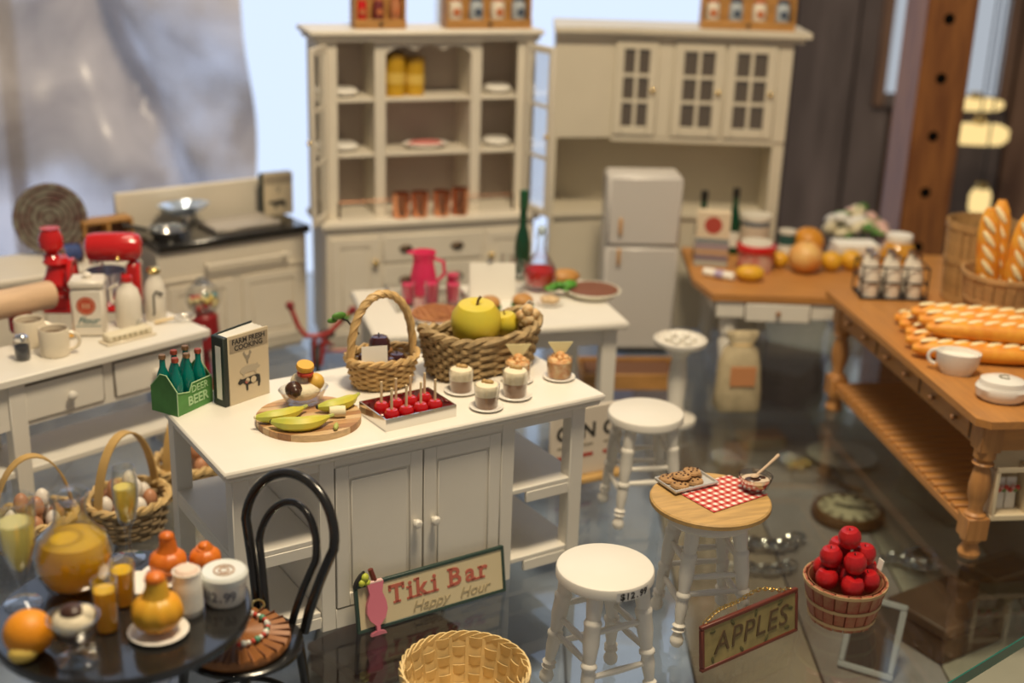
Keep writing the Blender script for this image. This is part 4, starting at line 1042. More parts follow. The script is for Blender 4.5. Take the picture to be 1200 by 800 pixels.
part('drink', MB().lathe([(0, .11), (.024, .137), (.044, .20), (.053, .285), (0, .285)], 20), LEMON, t)
pit = thing('juice_pitcher', 'round glass pitcher half full of orange juice', 'pitcher', onb(90, 690))
part('glass_body', MB().lathe([(0, 0), (.06, 0), (.095, .03), (.118, .08), (.122, .13), (.105, .185), (.065, .225), (.052, .25), (.050, .29), (.062, .335), (.058, .335), (.046, .29), (.048, .25), (.060, .222), (.100, .183), (.117, .13), (.113, .08), (.09, .034), (0, .008)], 30), GLASS, pit)
part('juice', MB().lathe([(0, .010), (.088, .036), (.111, .08), (.115, .13), (.1, .18), (0, .18)], 28), JUICE, pit)
part('handle', MB().tube([(-.06, .0, .30), (-.12, .0, .29), (-.15, .0, .23), (-.14, .0, .16), (-.115, .0, .12)], .011, 8), GLASS, pit)
part('stopper', MB().lathe([(0, .30), (.03, .30), (.034, .335), (.02, .35), (0, .352)], 16), GLASS, pit)
def tumbler(label, loc, h):
    t = thing('juice_tumbler', label, 'glass', loc)
    part('glass', MB().lathe([(0, 0), (.036, 0), (.039, h), (.036, h), (.033, .008), (0, .008)], 22), GLASS, t)
    part('juice', MB().lathe([(0, .009), (.0325, .009), (.0345, h * .82), (0, h * .82)], 20), JUICE, t)
tumbler('tumbler of orange juice beside the sundae glass', onb(126, 738), .17)
tumbler('tumbler of orange juice behind the front tumbler', onb(146, 708), .15)
PUM = mat('orange_gourd_skin', (.80, .32, .015), .4, var=.35, vscale=10, col2=(.70, .40, .03)); PUMR = mat('deep_orange_pumpkin', (.75, .20, .015), .4, var=.3, vscale=10, col2=(.62, .14, .01))
def gourd(name, label, loc, R_, H_, neck, m, rz=0, plate=True):
    if plate:
        pl = thing('side_plate', 'small white plate under the ' + plate, 'plate', loc)
        part('dish', MB().lathe([(0, 0), (.05, 0), (.085, .010), (.09, .014), (.085, .016), (.05, .008), (0, .008)], 28), PLATE, pl)
        loc = loc + Vector((0, 0, .0165))
    t = thing(name, label, 'gourd', loc, rz)
    V = []; Fc = []; seg, rings = 40, 12
    for j in range(rings + 1):
        f = j / rings; an = pi * f
        for i in range(seg):
            a_ = 2 * pi * i / seg; rib = 1 - .07 * abs(math.cos(5 * a_)) ** 3
            r_ = R_ * math.sin(an) ** .8 * rib if 0 < f < 1 else .001
            V.append((r_ * math.cos(a_), r_ * math.sin(a_), H_ * (1 - math.cos(an)) / 2))
    for j in range(rings):
        for i in range(seg):
            k = (i + 1) % seg; Fc.append((j * seg + i, j * seg + k, (j + 1) * seg + k, (j + 1) * seg + i))
    part('body', MB().add(V, Fc), m, t, angle=80)
    part('neck', MB().tube([(0, 0, H_ * .9), (.004, 0, H_ + neck * .4), (.0, 0, H_ + neck)], [R_ * .55, R_ * .44, R_ * .38], 12), m, t)
    part('cap', MB().ball((0, 0, H_ + neck), R_ * .41, 12, 8, (1, 1, .7)), PUMR, t)
    return t
gourd('gourd', 'bumpy yellow-orange gourd on a white plate at the table front', onb(186, 742), .078, .12, .05, PUM, .4, 'yellow-orange gourd')
gourd('pumpkin', 'deep orange pumpkin with a tall neck by the flute', onb(198, 676), .062, .085, .045, PUMR, .9, 'tall-necked pumpkin')
t = gourd('pumpkin', 'squat orange pumpkin touching the tall-necked pumpkin', onb(241, 667), .054, .082, .004, PUMR, .2, None)
solo('white_dish', MB().lathe([(0, 0), (.045, 0), (.07, .012), (.074, .03), (.068, .03), (.045, .014), (0, .012)], 24), PLATE, 'shallow white dish beside the pumpkin plates', 'dish', onb(160, 692))
og = thing('cut_orange', 'half-peeled orange lying at the edge of the bistro table', 'fruit', onb(36, 765), .4)
part('rind', MB().ball((0, 0, .068), .072, 18, 12, (1, .95, .95)), mat('orange_rind', (.82, .30, .01), .45, bump=.2, bscale=120), og)
part('flesh_wedge', MB().ball((-.02, -.045, .032), .036, 12, 8, (1.2, .8, .8)), mat('pale_orange_flesh', (.78, .55, .12), .5), og)
sd = thing('sundae_glass', 'footed sundae glass with chocolate sauce and cream', 'dessert', onb(90, 775))
part('glass', MB().lathe([(0, 0), (.055, 0), (.058, .008), (.02, .02), (.014, .045), (.03, .065), (.06, .10), (.075, .15), (.071, .15), (.056, .102), (.026, .069), (0, .06)], 24), GLASS, sd)
part('chocolate', MB().lathe([(0, .062), (.026, .07), (.054, .102), (.06, .118), (0, .12)], 20), CH, sd)
part('ice_cream', MB().ball((0, 0, .135), .052, 14, 8, (1.15, 1.1, .7)).ball((.03, .01, .15), .03, 12, 8), CRM, sd)
part('sauce', MB().ball((.0, .0, .168), .036, 12, 8, (1, 1, .5)), CH, sd)
cj = thing('cream_jar', 'small white candle jar beside the priced jar', 'jar', onb(221, 717))
part('glass', MB().lathe([(0, 0), (.042, 0), (.046, .006), (.046, .11), (.04, .125), (.043, .145), (.040, .145), (.0, .14)], 22), mat('cloudy_white_glass', (.78, .74, .66), .3), cj)
part('cream_top', MB().lathe([(.041, .143), (.03, .155), (0, .16)], 18), mat('pink_cream', (.80, .62, .50), .5), cj)
part('label', MB().lathe([(.0465, .02), (.0465, .08)], 22), PAPER, cj)
pjr = thing('priced_jar', 'white lidded tub with a handwritten price on its side', 'jar', onb(264, 702), R(-8)); pjr.scale = (.86, .86, .9)
part('tub', MB().lathe([(0, 0), (.068, 0), (.074, .01), (.078, .085), (0, .085)], 30), PLATE, pjr)
part('lid', MB().lathe([(.0, .085), (.084, .085), (.086, .108), (.078, .118), (.06, .114), (0, .114)], 30), mat('frosted_lid', (.72, .74, .70), .25), pjr)
for r_ in (.018, .036): part('lid_ring', MB().tube(ringpts(r_, .1155, 24), .0035, 5, closed=True), mat('brown_swirl', (.42, .24, .14), .5), pjr)
for i, chh in enumerate('$12.99'):
    an = R(-90 - 42 + 17 * i)
    part('price_character', textmesh(chh, .050, bold=.0012, ext=.0005), mat('grey_marker', (.16, .16, .19), .7), pjr, loc=(.0775 * math.cos(an), .0775 * math.sin(an), .045), rot=(pi / 2, 0, an + pi / 2))

# ================================================================== bentwood chair
S_ = W(284, 746, .47)
fdir = math.atan2(-.83, -.50)     # facing the bistro table
chx = thing('bentwood_chair', 'black bentwood chair drawn up to the bistro table', 'chair', (S_.x, S_.y, 0), fdir - pi / 2)   # local +y is forward
part('seat', MB().lathe([(0, .425), (.185, .425), (.2, .435), (.2, .448), (.19, .455), (0, .452)], 40), BLACK, chx)
for sx_, sy_ in ((-1, 1), (1, 1), (-1, -1), (1, -1)):
    part('leg', MB().tube([(sx_ * .13, sy_ * .13, .43), (sx_ * .15, sy_ * .15, .2), (sx_ * .18, sy_ * .185, 0.0)], [.018, .016, .013], 10), BLACK, chx)
part('leg_ring', MB().tube(ringpts(.165, .20, 36), .010, 8, closed=True), BLACK, chx)
def hoop(wb, wm, z1, zm, inset):
    pts = []
    for i in range(41):
        f = i / 40; a_ = pi * f
        z = .43 + (z1 - .43) * (math.sin(a_) ** .75)
        hz_ = (z - .43) / (z1 - .43)
        wdt = wb + (wm - wb) * min(1, hz_ / .62) ** 1.3
        x = -math.cos(a_) * wdt if hz_ < .62 else -math.copysign(1, math.cos(a_)) * wdt * math.sqrt(max(0, 1 - ((hz_ - .62) / .38) ** 2)) if abs(math.cos(a_)) > 1e-6 else 0
        if hz_ < .62: x = -math.copysign(wdt, math.cos(a_))
        y = -.188 + inset - .07 * hz_ - .03 * hz_ ** 2
        pts.append((x, y, z))
    return pts
part('outer_hoop', MB().tube(hoop(.105, .195, .95, 0, 0), .0175, 10), BLACK, chx)
part('inner_hoop', MB().tube(hoop(.055, .125, .85, 0, .012), .0135, 10), BLACK, chx)
# round pleated bag on the seat
LEA = mat('brown_pleated_leather', (.34, .13, .035), .5, var=.3, vscale=12)
bag = thing('pleated_bag', 'round brown pleated leather bag with a bead string on the chair', 'bag', (S_.x, S_.y, .458), 0.6)
bag.location = (S_.x - .010, S_.y - .022, .458)
V = []; Fc = []; seg = 96
rings = [(.0, .0, 0), (.166, .0, 0), (.174, .018, .3), (.17, .034, 1), (.10, .044, 1), (.0, .046, 0)]
for r_, z_, am in rings:
    for i in range(seg):
        a_ = 2 * pi * i / seg
        V.append((max(r_, .0005) * math.cos(a_), max(r_, .0005) * math.sin(a_), z_ + am * .005 * math.sin(24 * a_)))
for j in range(len(rings) - 1):
    for i in range(seg):
        k = (i + 1) % seg; Fc.append((j * seg + i, j * seg + k, (j + 1) * seg + k, (j + 1) * seg + i))
part('pleated_body', MB().add(V, Fc), LEA, bag)
pleat = MB().at((0, 0, 0)).box(.095, .173, -.0018, .0018, .030, .0435).mesh('pleat_seam'); pleat.materials.append(mat('dark_leather_seam', (.12, .04, .012), .7))
for k in range(24): part('pleat_seam', pleat, None, bag, rot=(0, 0, 2 * pi * (k + .5) / 24))
part('clasp', MB().at((.126, .126, .03)).tube([(.022 * math.cos(2 * pi * i / 16), .010 * math.sin(2 * pi * i / 16), .012 + .014 * math.sin(2 * pi * i / 16)) for i in range(16)], .005, 6, closed=True), GOLD, bag)
BEAD = [mat('white_bead', (.8, .77, .68), .3), mat('red_bead', (.5, .05, .03), .3), mat('green_bead', (.10, .30, .18), .3), mat('grey_bead', (.55, .55, .5), .3)]
for i in range(17):
    f = i / 16; an = R(40 - 150 * f)
    part('bead', MB().ball((.098 * math.cos(an), .098 * math.sin(an), .058), .0115 if i % 3 == 0 else .0085, 10, 6), BEAD[(0, 1, 0, 2, 1, 0, 3, 1, 2)[i % 9]], bag, loc=None)

# ================================================================== egg baskets between console and island
def egg_basket(label, px, py, rx, ry, h, hand, rz, m, seed, n1, lb, grp):
    c_ = W(px, py, 0)
    t = thing('egg_basket', label, 'basket', c_, rz)
    woven(t, rx, ry, h, .18, 20, 7, .011, m, rim=True, rimm=STRAW)
    strap_handle(t, rx * .98, h * .75, hand, .032, .16, mat('honey_strap', (.60, .38, .13), .5, var=.2, vscale=8), pi / 2 * 0)
    rnd = random.Random(seed)
    em = [MB().lathe(egg_prof(.037), 14).mesh('egg'), MB().lathe(egg_prof(.037), 14).mesh('egg')]
    em[0].materials.append(mat('white_eggshell', (.80, .74, .66), .4)); em[1].materials.append(mat('brown_eggshell', (.50, .24, .13), .4))
    lay = []
    for k in range(7):
        a_ = 2 * pi * k / 7; lay.append((rx * .55 * math.cos(a_), ry * .55 * math.sin(a_), h * .62))
    lay += [(0, 0, h * .55)]
    for k in range(3): a_ = 2 * pi * k / 3 + .5; lay.append((rx * .30 * math.cos(a_), ry * .30 * math.sin(a_), h * .62 + .075))
    for i, (x, y, z) in enumerate(lay):
        k = (i + seed) % 5 in (0, 3)
        v = c_ + Matrix.Rotation(rz, 3, 'Z') @ Vector((x, y, z))
        o = solo('egg', em[0 if k else 1], None, ('white egg' if k else 'brown egg') + ' ' + lb, 'egg', v, rnd.random() * 6, ('white eggs ' if k else 'brown eggs ') + grp)
EB = mat('grey_brown_wicker', (.42, .30, .16), .7, var=.4, vscale=20)
egg_basket('egg basket with a tall strap handle next to the flute', 152, 620, .19, .17, .16, .48, R(64), EB, 0, 9, 'in the basket behind the champagne flute', 'behind the flute')
egg_basket('egg basket farther back beside the island\'s rear leg', 222, 572, .19, .16, .15, .46, R(72), STRAW, 1, 9, 'in the basket by the island rear leg', 'by the island leg')
egg_basket('egg basket at the console leg with a wide strap handle', 44, 640, .175, .15, .15, .44, R(38), EB, 2, 9, 'in the basket at the console leg', 'at the console leg')

# ================================================================== things on the console
kc = .70
def mug(label, px, py, m):
    t = thing('mug', label, 'mug', W(px, py, kc), R(15))
    part('cup', MB().lathe([(0, 0), (.062, 0), (.068, .006), (.070, .125), (.066, .132), (.062, .128), (.06, .012), (0, .012)], 26), m, t)
    part('handle', MB().at((.068, 0, .065), rx=pi / 2).tube([(.045 * math.sin(pi * i / 10), .042 * math.cos(pi * i / 10), 0) for i in range(11)], .009, 8), m, t)
    part('coffee', MB().lathe([(0, .10), (.061, .10), (0, .101)], 20), mat('coffee', (.10, .045, .02), .2), t)
MUG = mat('cream_stoneware', (.74, .65, .50), .3, coat=.2)
mug('cream mug with its handle toward the canister', 65, 415, MUG); mug('cream mug of coffee behind the salt shaker', 36, 404, MUG)
sj = thing('salt_shaker', 'small glass shaker with dark contents in front of the mugs', 'shaker', W(27, 421, kc))
part('glass', MB().lathe([(0, 0), (.035, 0), (.038, .01), (.036, .085), (.03, .095), (0, .095)], 18), GLASS, sj); part('pepper', MB().cyl(.032, .01, .07, 16), mat('pepper_dark', (.05, .05, .06), .6), sj)
part('cap', MB().lathe([(0, .095), (.032, .095), (.033, .112), (.02, .124), (0, .126)], 16), SILVER, sj)
# flour canister
fcn = thing('flour_canister', 'white square flour canister with a red round emblem', 'canister', W(107, 390, kc), R(10))
FCW = mat('canister_white', (.76, .70, .60), .35)
part('box', MB().box(-.078, .078, -.065, .065, 0, .245, .014), FCW, fcn)
part('lid', MB().box(-.083, .083, -.07, .07, .245, .285, .012), FCW, fcn)
part('lid_knob', MB().lathe([(0, .285), (.02, .285), (.024, .30), (.012, .312), (0, .314)], 14), FCW, fcn)
EMB = mat('red_emblem', (.50, .07, .03), .5)
em_ = part('emblem', MB().at((-.005, -.0655, .160), rx=pi / 2).prism(circ(.046, 26), 0, .001), EMB, fcn)
part('emblem_ring', MB().at((-.005, -.067, .160), rx=pi / 2).tube([(x, y, 0) for x, y in circ(.038, 26)], .002, 4, closed=True), mat('emblem_tan', (.62, .36, .22), .5), em_)
[part('emblem_bar', MB().box(x_ - .004, x_ + .004, -.0672, -.0664, .147, .173), mat('emblem_tan', (.62, .36, .22), .5), fcn) for x_ in (-.019, -.005, .009)]
text('Flour', .046, mat('teal_script', (.10, .20, .20), .5), fcn, (.0, -.0665, .085), shear=.4, bold=.001, ext=.0005)
part('script_underline', MB().box(-.06, .06, -.0665, -.0655, .056, .060), mat('teal_script', (.10, .20, .20), .5), fcn)
# milk jug, milk bottle
mj = thing('milk_jug', 'white milk jug with a red cap on the console', 'jug', W(152, 381, kc))
part('body', MB().lathe([(0, 0), (.058, 0), (.064, .01), (.064, .14), (.05, .19), (.026, .215), (.022, .235), (0, .235)], 22), mat('milk_white', (.78, .72, .62), .35), mj)
part('cap', MB().lathe([(0, .23), (.026, .23), (.027, .256), (.02, .262), (0, .262)], 16), RED, mj)
part('handle', MB().at((-.05, 0, .16)).tube([(0, 0, .05), (-.035, 0, .03), (-.035, 0, -.03), (-.012, 0, -.05)], .010, 8), mat('milk_white', (.78, .72, .62), .35), mj)
mb_ = thing('milk_bottle', 'glass milk bottle with a dark script mark and wire cap', 'bottle', W(183, 373, kc), R(12))
part('body', MB().lathe([(0, 0), (.05, 0), (.055, .01), (.055, .15), (.042, .20), (.028, .225), (.028, .245), (0, .245)], 22), mat('milk_white', (.78, .72, .62), .35), mb_)
part('cap', MB().lathe([(0, .245), (.034, .245), (.036, .262), (.02, .275), (0, .276)], 16), GOLD, mb_)
part('script_mark', MB().at((.01, -.056, .09), rx=pi / 2).tube([(.025, .06, 0), (.0, .07, 0), (-.012, .05, 0), (-.012, -.04, 0), (-.018, -.055, 0)], .005, 5), INK, mb_)
part('mark_dot', MB().ball((.036, -.046, .145), .008, 8, 6), INK, mb_)
bs_ = thing('butter_dish', 'flat cream butter box lying at the console front', 'box', W(150, 397, kc), CA)
part('tray', MB().box(-.135, .135, -.045, .045, 0, .012, .004), MUG, bs_); part('butter_block', MB().box(-.12, .12, -.034, .034, .012, .048, .006), mat('butter_cream', (.76, .68, .50), .45), bs_)
[part('faded_print', MB().box(x_, x_ + .018, -.0348, -.0339, .022, .038), mat('grey_brown_print', (.40, .33, .20), .6), bs_) for x_ in (-.10, -.072, -.045, -.015, .012, .045, .072)]
wg = thing('wire_whisk', 'small wire egg whisk lying by the milk bottle', 'whisk', W(205, 378, kc), R(25))
for k in range(4):
    an = pi * k / 4
    part('wire_loop', MB().tube([(.05 - .055 * math.cos(2 * pi * i / 20), .022 * math.sin(2 * pi * i / 20) * math.cos(an), .026 + .022 * math.sin(2 * pi * i / 20) * math.sin(an)) for i in range(20)], .0025, 4, closed=True), SILVER, wg)
part('whisk_handle', MB().tube([(-.005, 0, .026), (-.10, 0, .012)], [.008, .011], 8), mat('pale_stick_wood', (.72, .56, .33), .6), wg)
glp = thing('glass_pot', 'little clear glass pot by the foot of the milk jug', 'pot', W(166, 386, kc))
part('glass', MB().lathe([(0, 0), (.022, 0), (.03, .02), (.024, .045), (.021, .045), (.026, .02), (0, .005)], 16), GLASS, glp); part('lid', MB().lathe([(0, .045), (.024, .045), (.012, .056), (0, .058)], 14), GLASS, glp)
# stand mixer
mx_ = thing('stand_mixer', 'glossy red stand mixer behind the flour canister', 'mixer', W(138, 362, kc), R(8))
part('base', MB().box(-.10, .12, -.075, .075, 0, .03, .014), RED, mx_)
part('column', MB().box(.06, .13, -.045, .045, .03, .26, .018), RED, mx_)
part('motor_head', MB().at((.0, 0, .335), ry=pi / 2).lathe([(0, -.14), (.045, -.14), (.066, -.125), (.074, -.09), (.076, 0), (.074, .10), (.062, .13), (.04, .142), (0, .144)], 26), RED, mx_)
part('hub', MB().at((-.10, 0, .25)).cyl(.028, 0, .035, 16), SILVER, mx_)
part('speed_knob', MB().ball((.03, -.078, .29), .014), GOLD, mx_)
part('mixing_bowl', MB().at((-.045, 0, .032)).lathe([(0, 0), (.045, 0), (.05, .012), (.075, .06), (.095, .13), (.1, .18), (.096, .18), (.09, .13), (.07, .06), (0, .02)], 28), mat('pewter_bowl', (.55, .55, .62), .25, .9), mx_)
part('beater', MB().at((-.06, 0, .13)).cyl(.008, 0, .13, 8), SILVER, mx_)
# red grinder
gr = thing('coffee_grinder', 'tall red cast-iron coffee mill with a flywheel', 'grinder', W(69, 364, kc), R(5))
part('base', MB().box(-.07, .09, -.06, .06, 0, .14, .012), RED, gr)
part('drawer_front', MB().box(-.04, .06, -.066, -.058, .03, .10, .004), mat('dark_red', (.30, .01, .01), .3), gr)
part('mill_body', MB().at((.01, 0, .14)).lathe([(0, 0), (.075, 0), (.08, .02), (.06, .06), (.05, .10), (.07, .125), (.055, .15), (0, .15)], 20), RED, gr)
part('hopper', MB().at((-.01, 0, .29)).lathe([(0, 0), (.045, 0), (.03, .02), (.06, .05), (.062, .10), (.045, .14), (.05, .15), (0, .155)], 20), RED, gr)
fw = part('flywheel', MB().at((.085, -.01, .19), ry=pi / 2).tube(ringpts(.085, 0, 28), .013, 8, closed=True), RED, gr)
for k in range(3): part('spoke', MB().at((.085, -.01, .19), rx=pi * k / 3).tube([(0, 0, -.082), (0, 0, .082)], .008, 6), RED, fw)
# jam tray, rolling pin
jm = thing('jam_plate', 'plate of red and orange jam tarts behind the mugs', 'plate', W(79, 394, kc)); jm.scale = (.7,) * 3
part('dish', MB().lathe([(0, 0), (.05, 0), (.08, .012), (.05, .008), (0, .008)], 22), PLATE, jm)
for i, (x, y) in enumerate(((-.035, -.02), (.03, -.025), (.0, .03))): part('tart', MB().at((x, y, .009)).lathe([(0, 0), (.024, 0), (.028, .012), (.02, .018), (0, .018)], 14), mat('jam_red', (.6, .08, .02), .3) if i != 1 else mat('orange_slice_gold', (.75, .40, .05), .4), jm)
pa_, pb_ = W(62, 344, .853), W(0, 357, .853)
rpn = thing('rolling_pin', 'pale wooden rolling pin laid across a red tin on the console', 'rolling pin', pa_, math.atan2((pa_ - pb_).y, (pa_ - pb_).x))
PIN = mat('pale_pin_wood', (.70, .48, .30), .5, var=.15, vscale=6, stretch=(1, 6, 6))
part('roller', MB().at((-.42, 0, .0), ry=pi / 2).lathe([(0, -.30), (.066, -.30), (.071, -.29), (.071, .40), (.064, .415), (0, .42)], 26), PIN, rpn)
part('grip', MB().at((-.42, 0, 0), ry=pi / 2).lathe([(0, -.44), (.02, -.43), (.026, -.38), (.018, -.30), (0, -.30)], 14), PIN, rpn)
for f, nm_, lb_ in ((.30, 'red_tin', 'low red tin under the rolling pin, nearer the mugs'), (.66, 'red_tin', 'low red tin under the rolling pin, away from the mugs')):
    v = pa_.lerp(pb_, f * .42 / (pa_ - pb_).length * 1.4); v.z = kc
    solo(nm_, MB().lathe([(0, 0), (.055, 0), (.06, .01), (.06, .072), (.054, .081), (0, .0815)], 22), RED, lb_, 'tin', v)
# ================================================================== things on the middle table
mz = .70
LAT = mat('pie_crust_brown', (.50, .22, .08), .6, var=.35, vscale=25, col2=(.36, .13, .05))
def pie(label, px, py, r, fill, lattice=True, rim=PLATE):
    t = thing('pie', label, 'pie', W(px, py, mz), R(20))
    part('dish', MB().lathe([(0, 0), (r * .75, 0), (r * .8, .008), (r, .036), (r * .96, .04), (r * .78, .014), (0, .014)], 32), rim, t)
    part('filling', MB().lathe([(0, .015), (r * .77, .015), (r * .9, .04), (r * .6, .05), (0, .054)], 28), fill, t)
    if lattice:
        for k in range(-3, 4):
            x = r * .24 * k; l = math.sqrt(max((r * .88) ** 2 - x * x, .0001))
            for ax in (0, 1):
                pts = [((x, l * q, .047 + .012 * (1 - q * q)) if ax == 0 else (l * q, x, .050 + .012 * (1 - q * q))) for q in (-1, -.6, -.2, .2, .6, 1)]
                part('lattice_strip', MB().tube(pts, .011, 4, flat=.5), LAT, t)
        part('crust_rim', MB().tube(ringpts(r * .9, .044, 36), .013, 6, closed=True), LAT, t)
    return t
pie('lattice-topped brown pie in a white dish by the rope basket', 513, 377, .140, mat('pie_filling_red', (.35, .09, .03), .4), True)
t = pie('flat chocolate tart in a wide white dish by the lettuce', 694, 346, .160, mat('chocolate_tart', (.20, .07, .035), .5), False, mat('cream_dish', (.74, .70, .58), .3))
# pink drinks on a clear tray
PNK = liquid('pink_punch', (.88, .06, .20), .4)
ptc = W(500, 352, mz)
pt = thing('drinks_tray', 'clear tray carrying the pink pitcher and pink glasses', 'tray', ptc, MA)
part('tray_floor', MB().box(-.20, .20, -.19, .19, 0, .006), GLASS, pt)
for bb in ((-.20, .20, -.19, -.184), (-.20, .20, .184, .19), (-.20, -.194, -.184, .184), (.194, .20, -.184, .184)): part('tray_side', MB().box(*bb, .006, .05), GLASS, pt)
pk = thing('pink_pitcher', 'pink glass pitcher standing on the clear tray', 'pitcher', W(496, 344, mz + .0075)); pk.scale = (1.15, 1.15, .98)
part('body', MB().lathe([(0, 0), (.05, 0), (.06, .02), (.062, .10), (.05, .17), (.046, .20), (.06, .245), (.054, .245), (.04, .20), (0, .19)], 24), PNK, pk)
part('handle', MB().tube([(.045, 0, .21), (.095, 0, .19), (.10, 0, .12), (.06, 0, .07)], .009, 8), PNK, pk)
part('spout', MB().ball((-.055, 0, .238), .018, 10, 6, (1.5, .8, .5)), PNK, pk)
for i, (px, py, lb) in enumerate(((478, 356, 'pink glass at the rear left tray corner beside the pitcher'), (531, 356, 'pink glass at the tray end nearest the menu card'), (506, 355, 'pink glass in front of the pink pitcher'), (531, 344, 'pink glass half hidden behind the pitcher'))):
    t = thing('pink_glass', lb, 'glass', W(px, py, mz + .0075))
    part('glass', MB().lathe([(0, 0), (.034, 0), (.040, .125), (.037, .125), (.032, .006), (0, .006)], 20), GLASS, t)
    part('punch', MB().lathe([(0, .007), (.0315, .007), (.0355, .11), (0, .11)], 18), PNK, t)
# menu card
mc = thing('menu_card', 'blank white folded card standing behind the burgers', 'card', W(577, 352, mz), MA + R(-10))
part('front_leaf', MB().at((0, 0, 0), rx=R(-12)).box(-.125, .125, 0, .004, 0, .205), PAPER, mc)
part('back_leaf', MB().at((0, .09, 0), rx=R(12)).box(-.125, .125, -.004, 0, 0, .205), PAPER, mc)
part('clip', MB().box(-.03, .0, .036, .05, .198, .215, .003), SILVER, mc)
def burger(label, px, py, m):
    t = thing('burger_plate', label, 'plate', W(px, py, mz), R(10))
    part('dish', MB().lathe([(0, 0), (.06, 0), (.085, .01), (.06, .008), (0, .008)], 24), PLATE, t)
    part('bottom_bun', MB().lathe([(0, .009), (.05, .009), (.056, .02), (.05, .028), (0, .028)], 18), m, t)
    part('lettuce', MB().lathe([(0, .028), (.062, .028), (.064, .034), (0, .036)], 18), mat('leaf_green', (.08, .22, .03), .5), t)
    part('patty', MB().lathe([(0, .036), (.054, .036), (.056, .048), (0, .05)], 18), mat('patty_brown', (.12, .05, .025), .6), t)
    part('top_bun', MB().lathe([(.056, .05), (.054, .068), (.036, .085), (0, .09)], 18), m, t)
BUN = mat('golden_bun', (.55, .27, .07), .45, var=.2, vscale=20)
burger('burger on a small plate in front of the menu card', 574, 366, BUN); burger('burger on a small plate nearer the nut cluster', 612, 363, BUN)
ft = thing('fries_plate', 'plate of pale crumbly pastries beside the nut cluster', 'plate', W(644, 356, mz)); part('dish', MB().lathe([(0, 0), (.05, 0), (.075, .01), (.05, .008), (0, .008)], 22), PLATE, ft)
for k in range(5): part('pastry', MB().ball((.03 * math.cos(k * 1.3), .03 * math.sin(k * 1.3), .026), .022, 10, 6, (1.2, .8, .8)), mat('pale_pastry', (.66, .48, .28), .6), ft)
# decanter and bottle, glass
dc = thing('wine_decanter', 'round glass decanter with red wine in its bowl', 'decanter', W(632, 339, mz))
part('glass', MB().lathe([(0, 0), (.05, 0), (.085, .03), (.098, .08), (.09, .13), (.06, .18), (.03, .22), (.024, .28), (.032, .32), (.028, .32), (.020, .28), (.026, .22), (.056, .178), (.086, .13), (.093, .08), (.08, .034), (0, .01)], 28), GLASS, dc)
part('wine', MB().lathe([(0, .012), (.078, .036), (.091, .08), (.084, .125), (0, .125)], 26), liquid('red_wine', (.80, .015, .012), .4), dc)
part('stopper', MB().lathe([(0, .31), (.02, .32), (.026, .35), (.014, .37), (0, .372)], 16), mat('pale_blue_glass', (.5, .62, .7), .1), dc)
wbt = thing('wine_bottle', 'slim dark green wine bottle behind the decanter', 'bottle', W(611, 325, mz))
part('body', MB().lathe([(0, 0), (.044, 0), (.046, .01), (.046, .20), (.036, .26), (.022, .31), (.022, .49), (0, .49)], 18), mat('dark_green_glass', (.004, .05, .02), .1, coat=.5), wbt)
part('capsule', MB().lathe([(.0225, .41), (.0245, .415), (.0245, .515), (0, .52)], 14), mat('green_capsule', (.01, .09, .035), .35), wbt)
for i, (px, py, lb) in enumerate(((593, 334, 'empty wine glass behind the menu card'), (608, 342, 'empty wine glass between the menu card and the decanter'))):
    t = thing('wine_glass', lb, 'glass', W(px, py, mz)); part('glass', MB().lathe([(0, 0), (.034, 0), (.035, .004), (.007, .012), (.006, .08), (.03, .10), (.04, .14), (.034, .185), (.031, .185), (.036, .14), (.026, .104), (0, .09)], 20), GLASS, t)
bl = thing('bread_loaf', 'golden round loaf lying beside the chocolate tart', 'bread', W(661, 333, mz), .3); part('crust', MB().ball((0, 0, .046), .075, 16, 10, (1.25, .85, .6)), BUN, bl); part('score_mark', MB().ball((0, 0, .078), .03, 10, 6, (1.8, .25, .3)), mat('pale_pastry', (.66, .48, .28), .6), bl)
lt = thing('lettuce', 'bunch of bright green lettuce leaves between loaf and tart', 'lettuce', W(657, 347, mz) + Vector((0, 0, .02)), .2)
LG = mat('lettuce_green', (.10, .36, .03), .5, var=.4, vscale=20)
for k in range(6): part('leaf', MB().at((.02 * k - .05, .01 * math.sin(k * 2), .03 + .012 * (k % 3)), rz=k * .7, rx=.4 - .2 * k).ball((0, 0, 0), .035, 10, 6, (1.3, .8, .25)), LG, lt)

# ================================================================== things in and on the hutch
YC = mat('mustard_enamel', (.62, .36, .02), .35, var=.15, vscale=8)
for i, (a_, b_, h_, lb) in enumerate(((.51, .26, .26, 'mustard yellow canister at the end of the hutch shelf'), (.64, .28, .235, 'mustard yellow canister standing second on the hutch shelf'))):
    t = thing('canister', lb, 'canister', hut(a_, b_, 1.586)); part('tin', MB().lathe([(0, 0), (.062, 0), (.064, .008), (.064, h_ - .03), (0, h_ - .03)], 24), YC, t)
    part('lid', MB().lathe([(0, h_ - .03), (.067, h_ - .03), (.067, h_ - .008), (.05, h_), (0, h_)], 24), mat('dark_mustard_lid', (.40, .22, .02), .4), t); part('label_band', MB().lathe([(.0645, h_ * .3), (.0645, h_ * .55)], 24), mat('pale_mustard', (.70, .48, .10), .5), t)
t = thing('serving_platter', 'oval platter with a pink pattern on the middle hutch shelf', 'platter', hut(.715, .27, 1.246), HA); part('dish', MB().lathe([(0, 0), (.09, 0), (.15, .03), (.145, .036), (.09, .012), (0, .012)], 30, 1, .6), PLATE, t); part('pink_topping', MB().lathe([(0, .02), (.12, .028), (.09, .045), (0, .05)], 26, 1, .6), mat('pink_icing', (.62, .20, .18), .5), t)
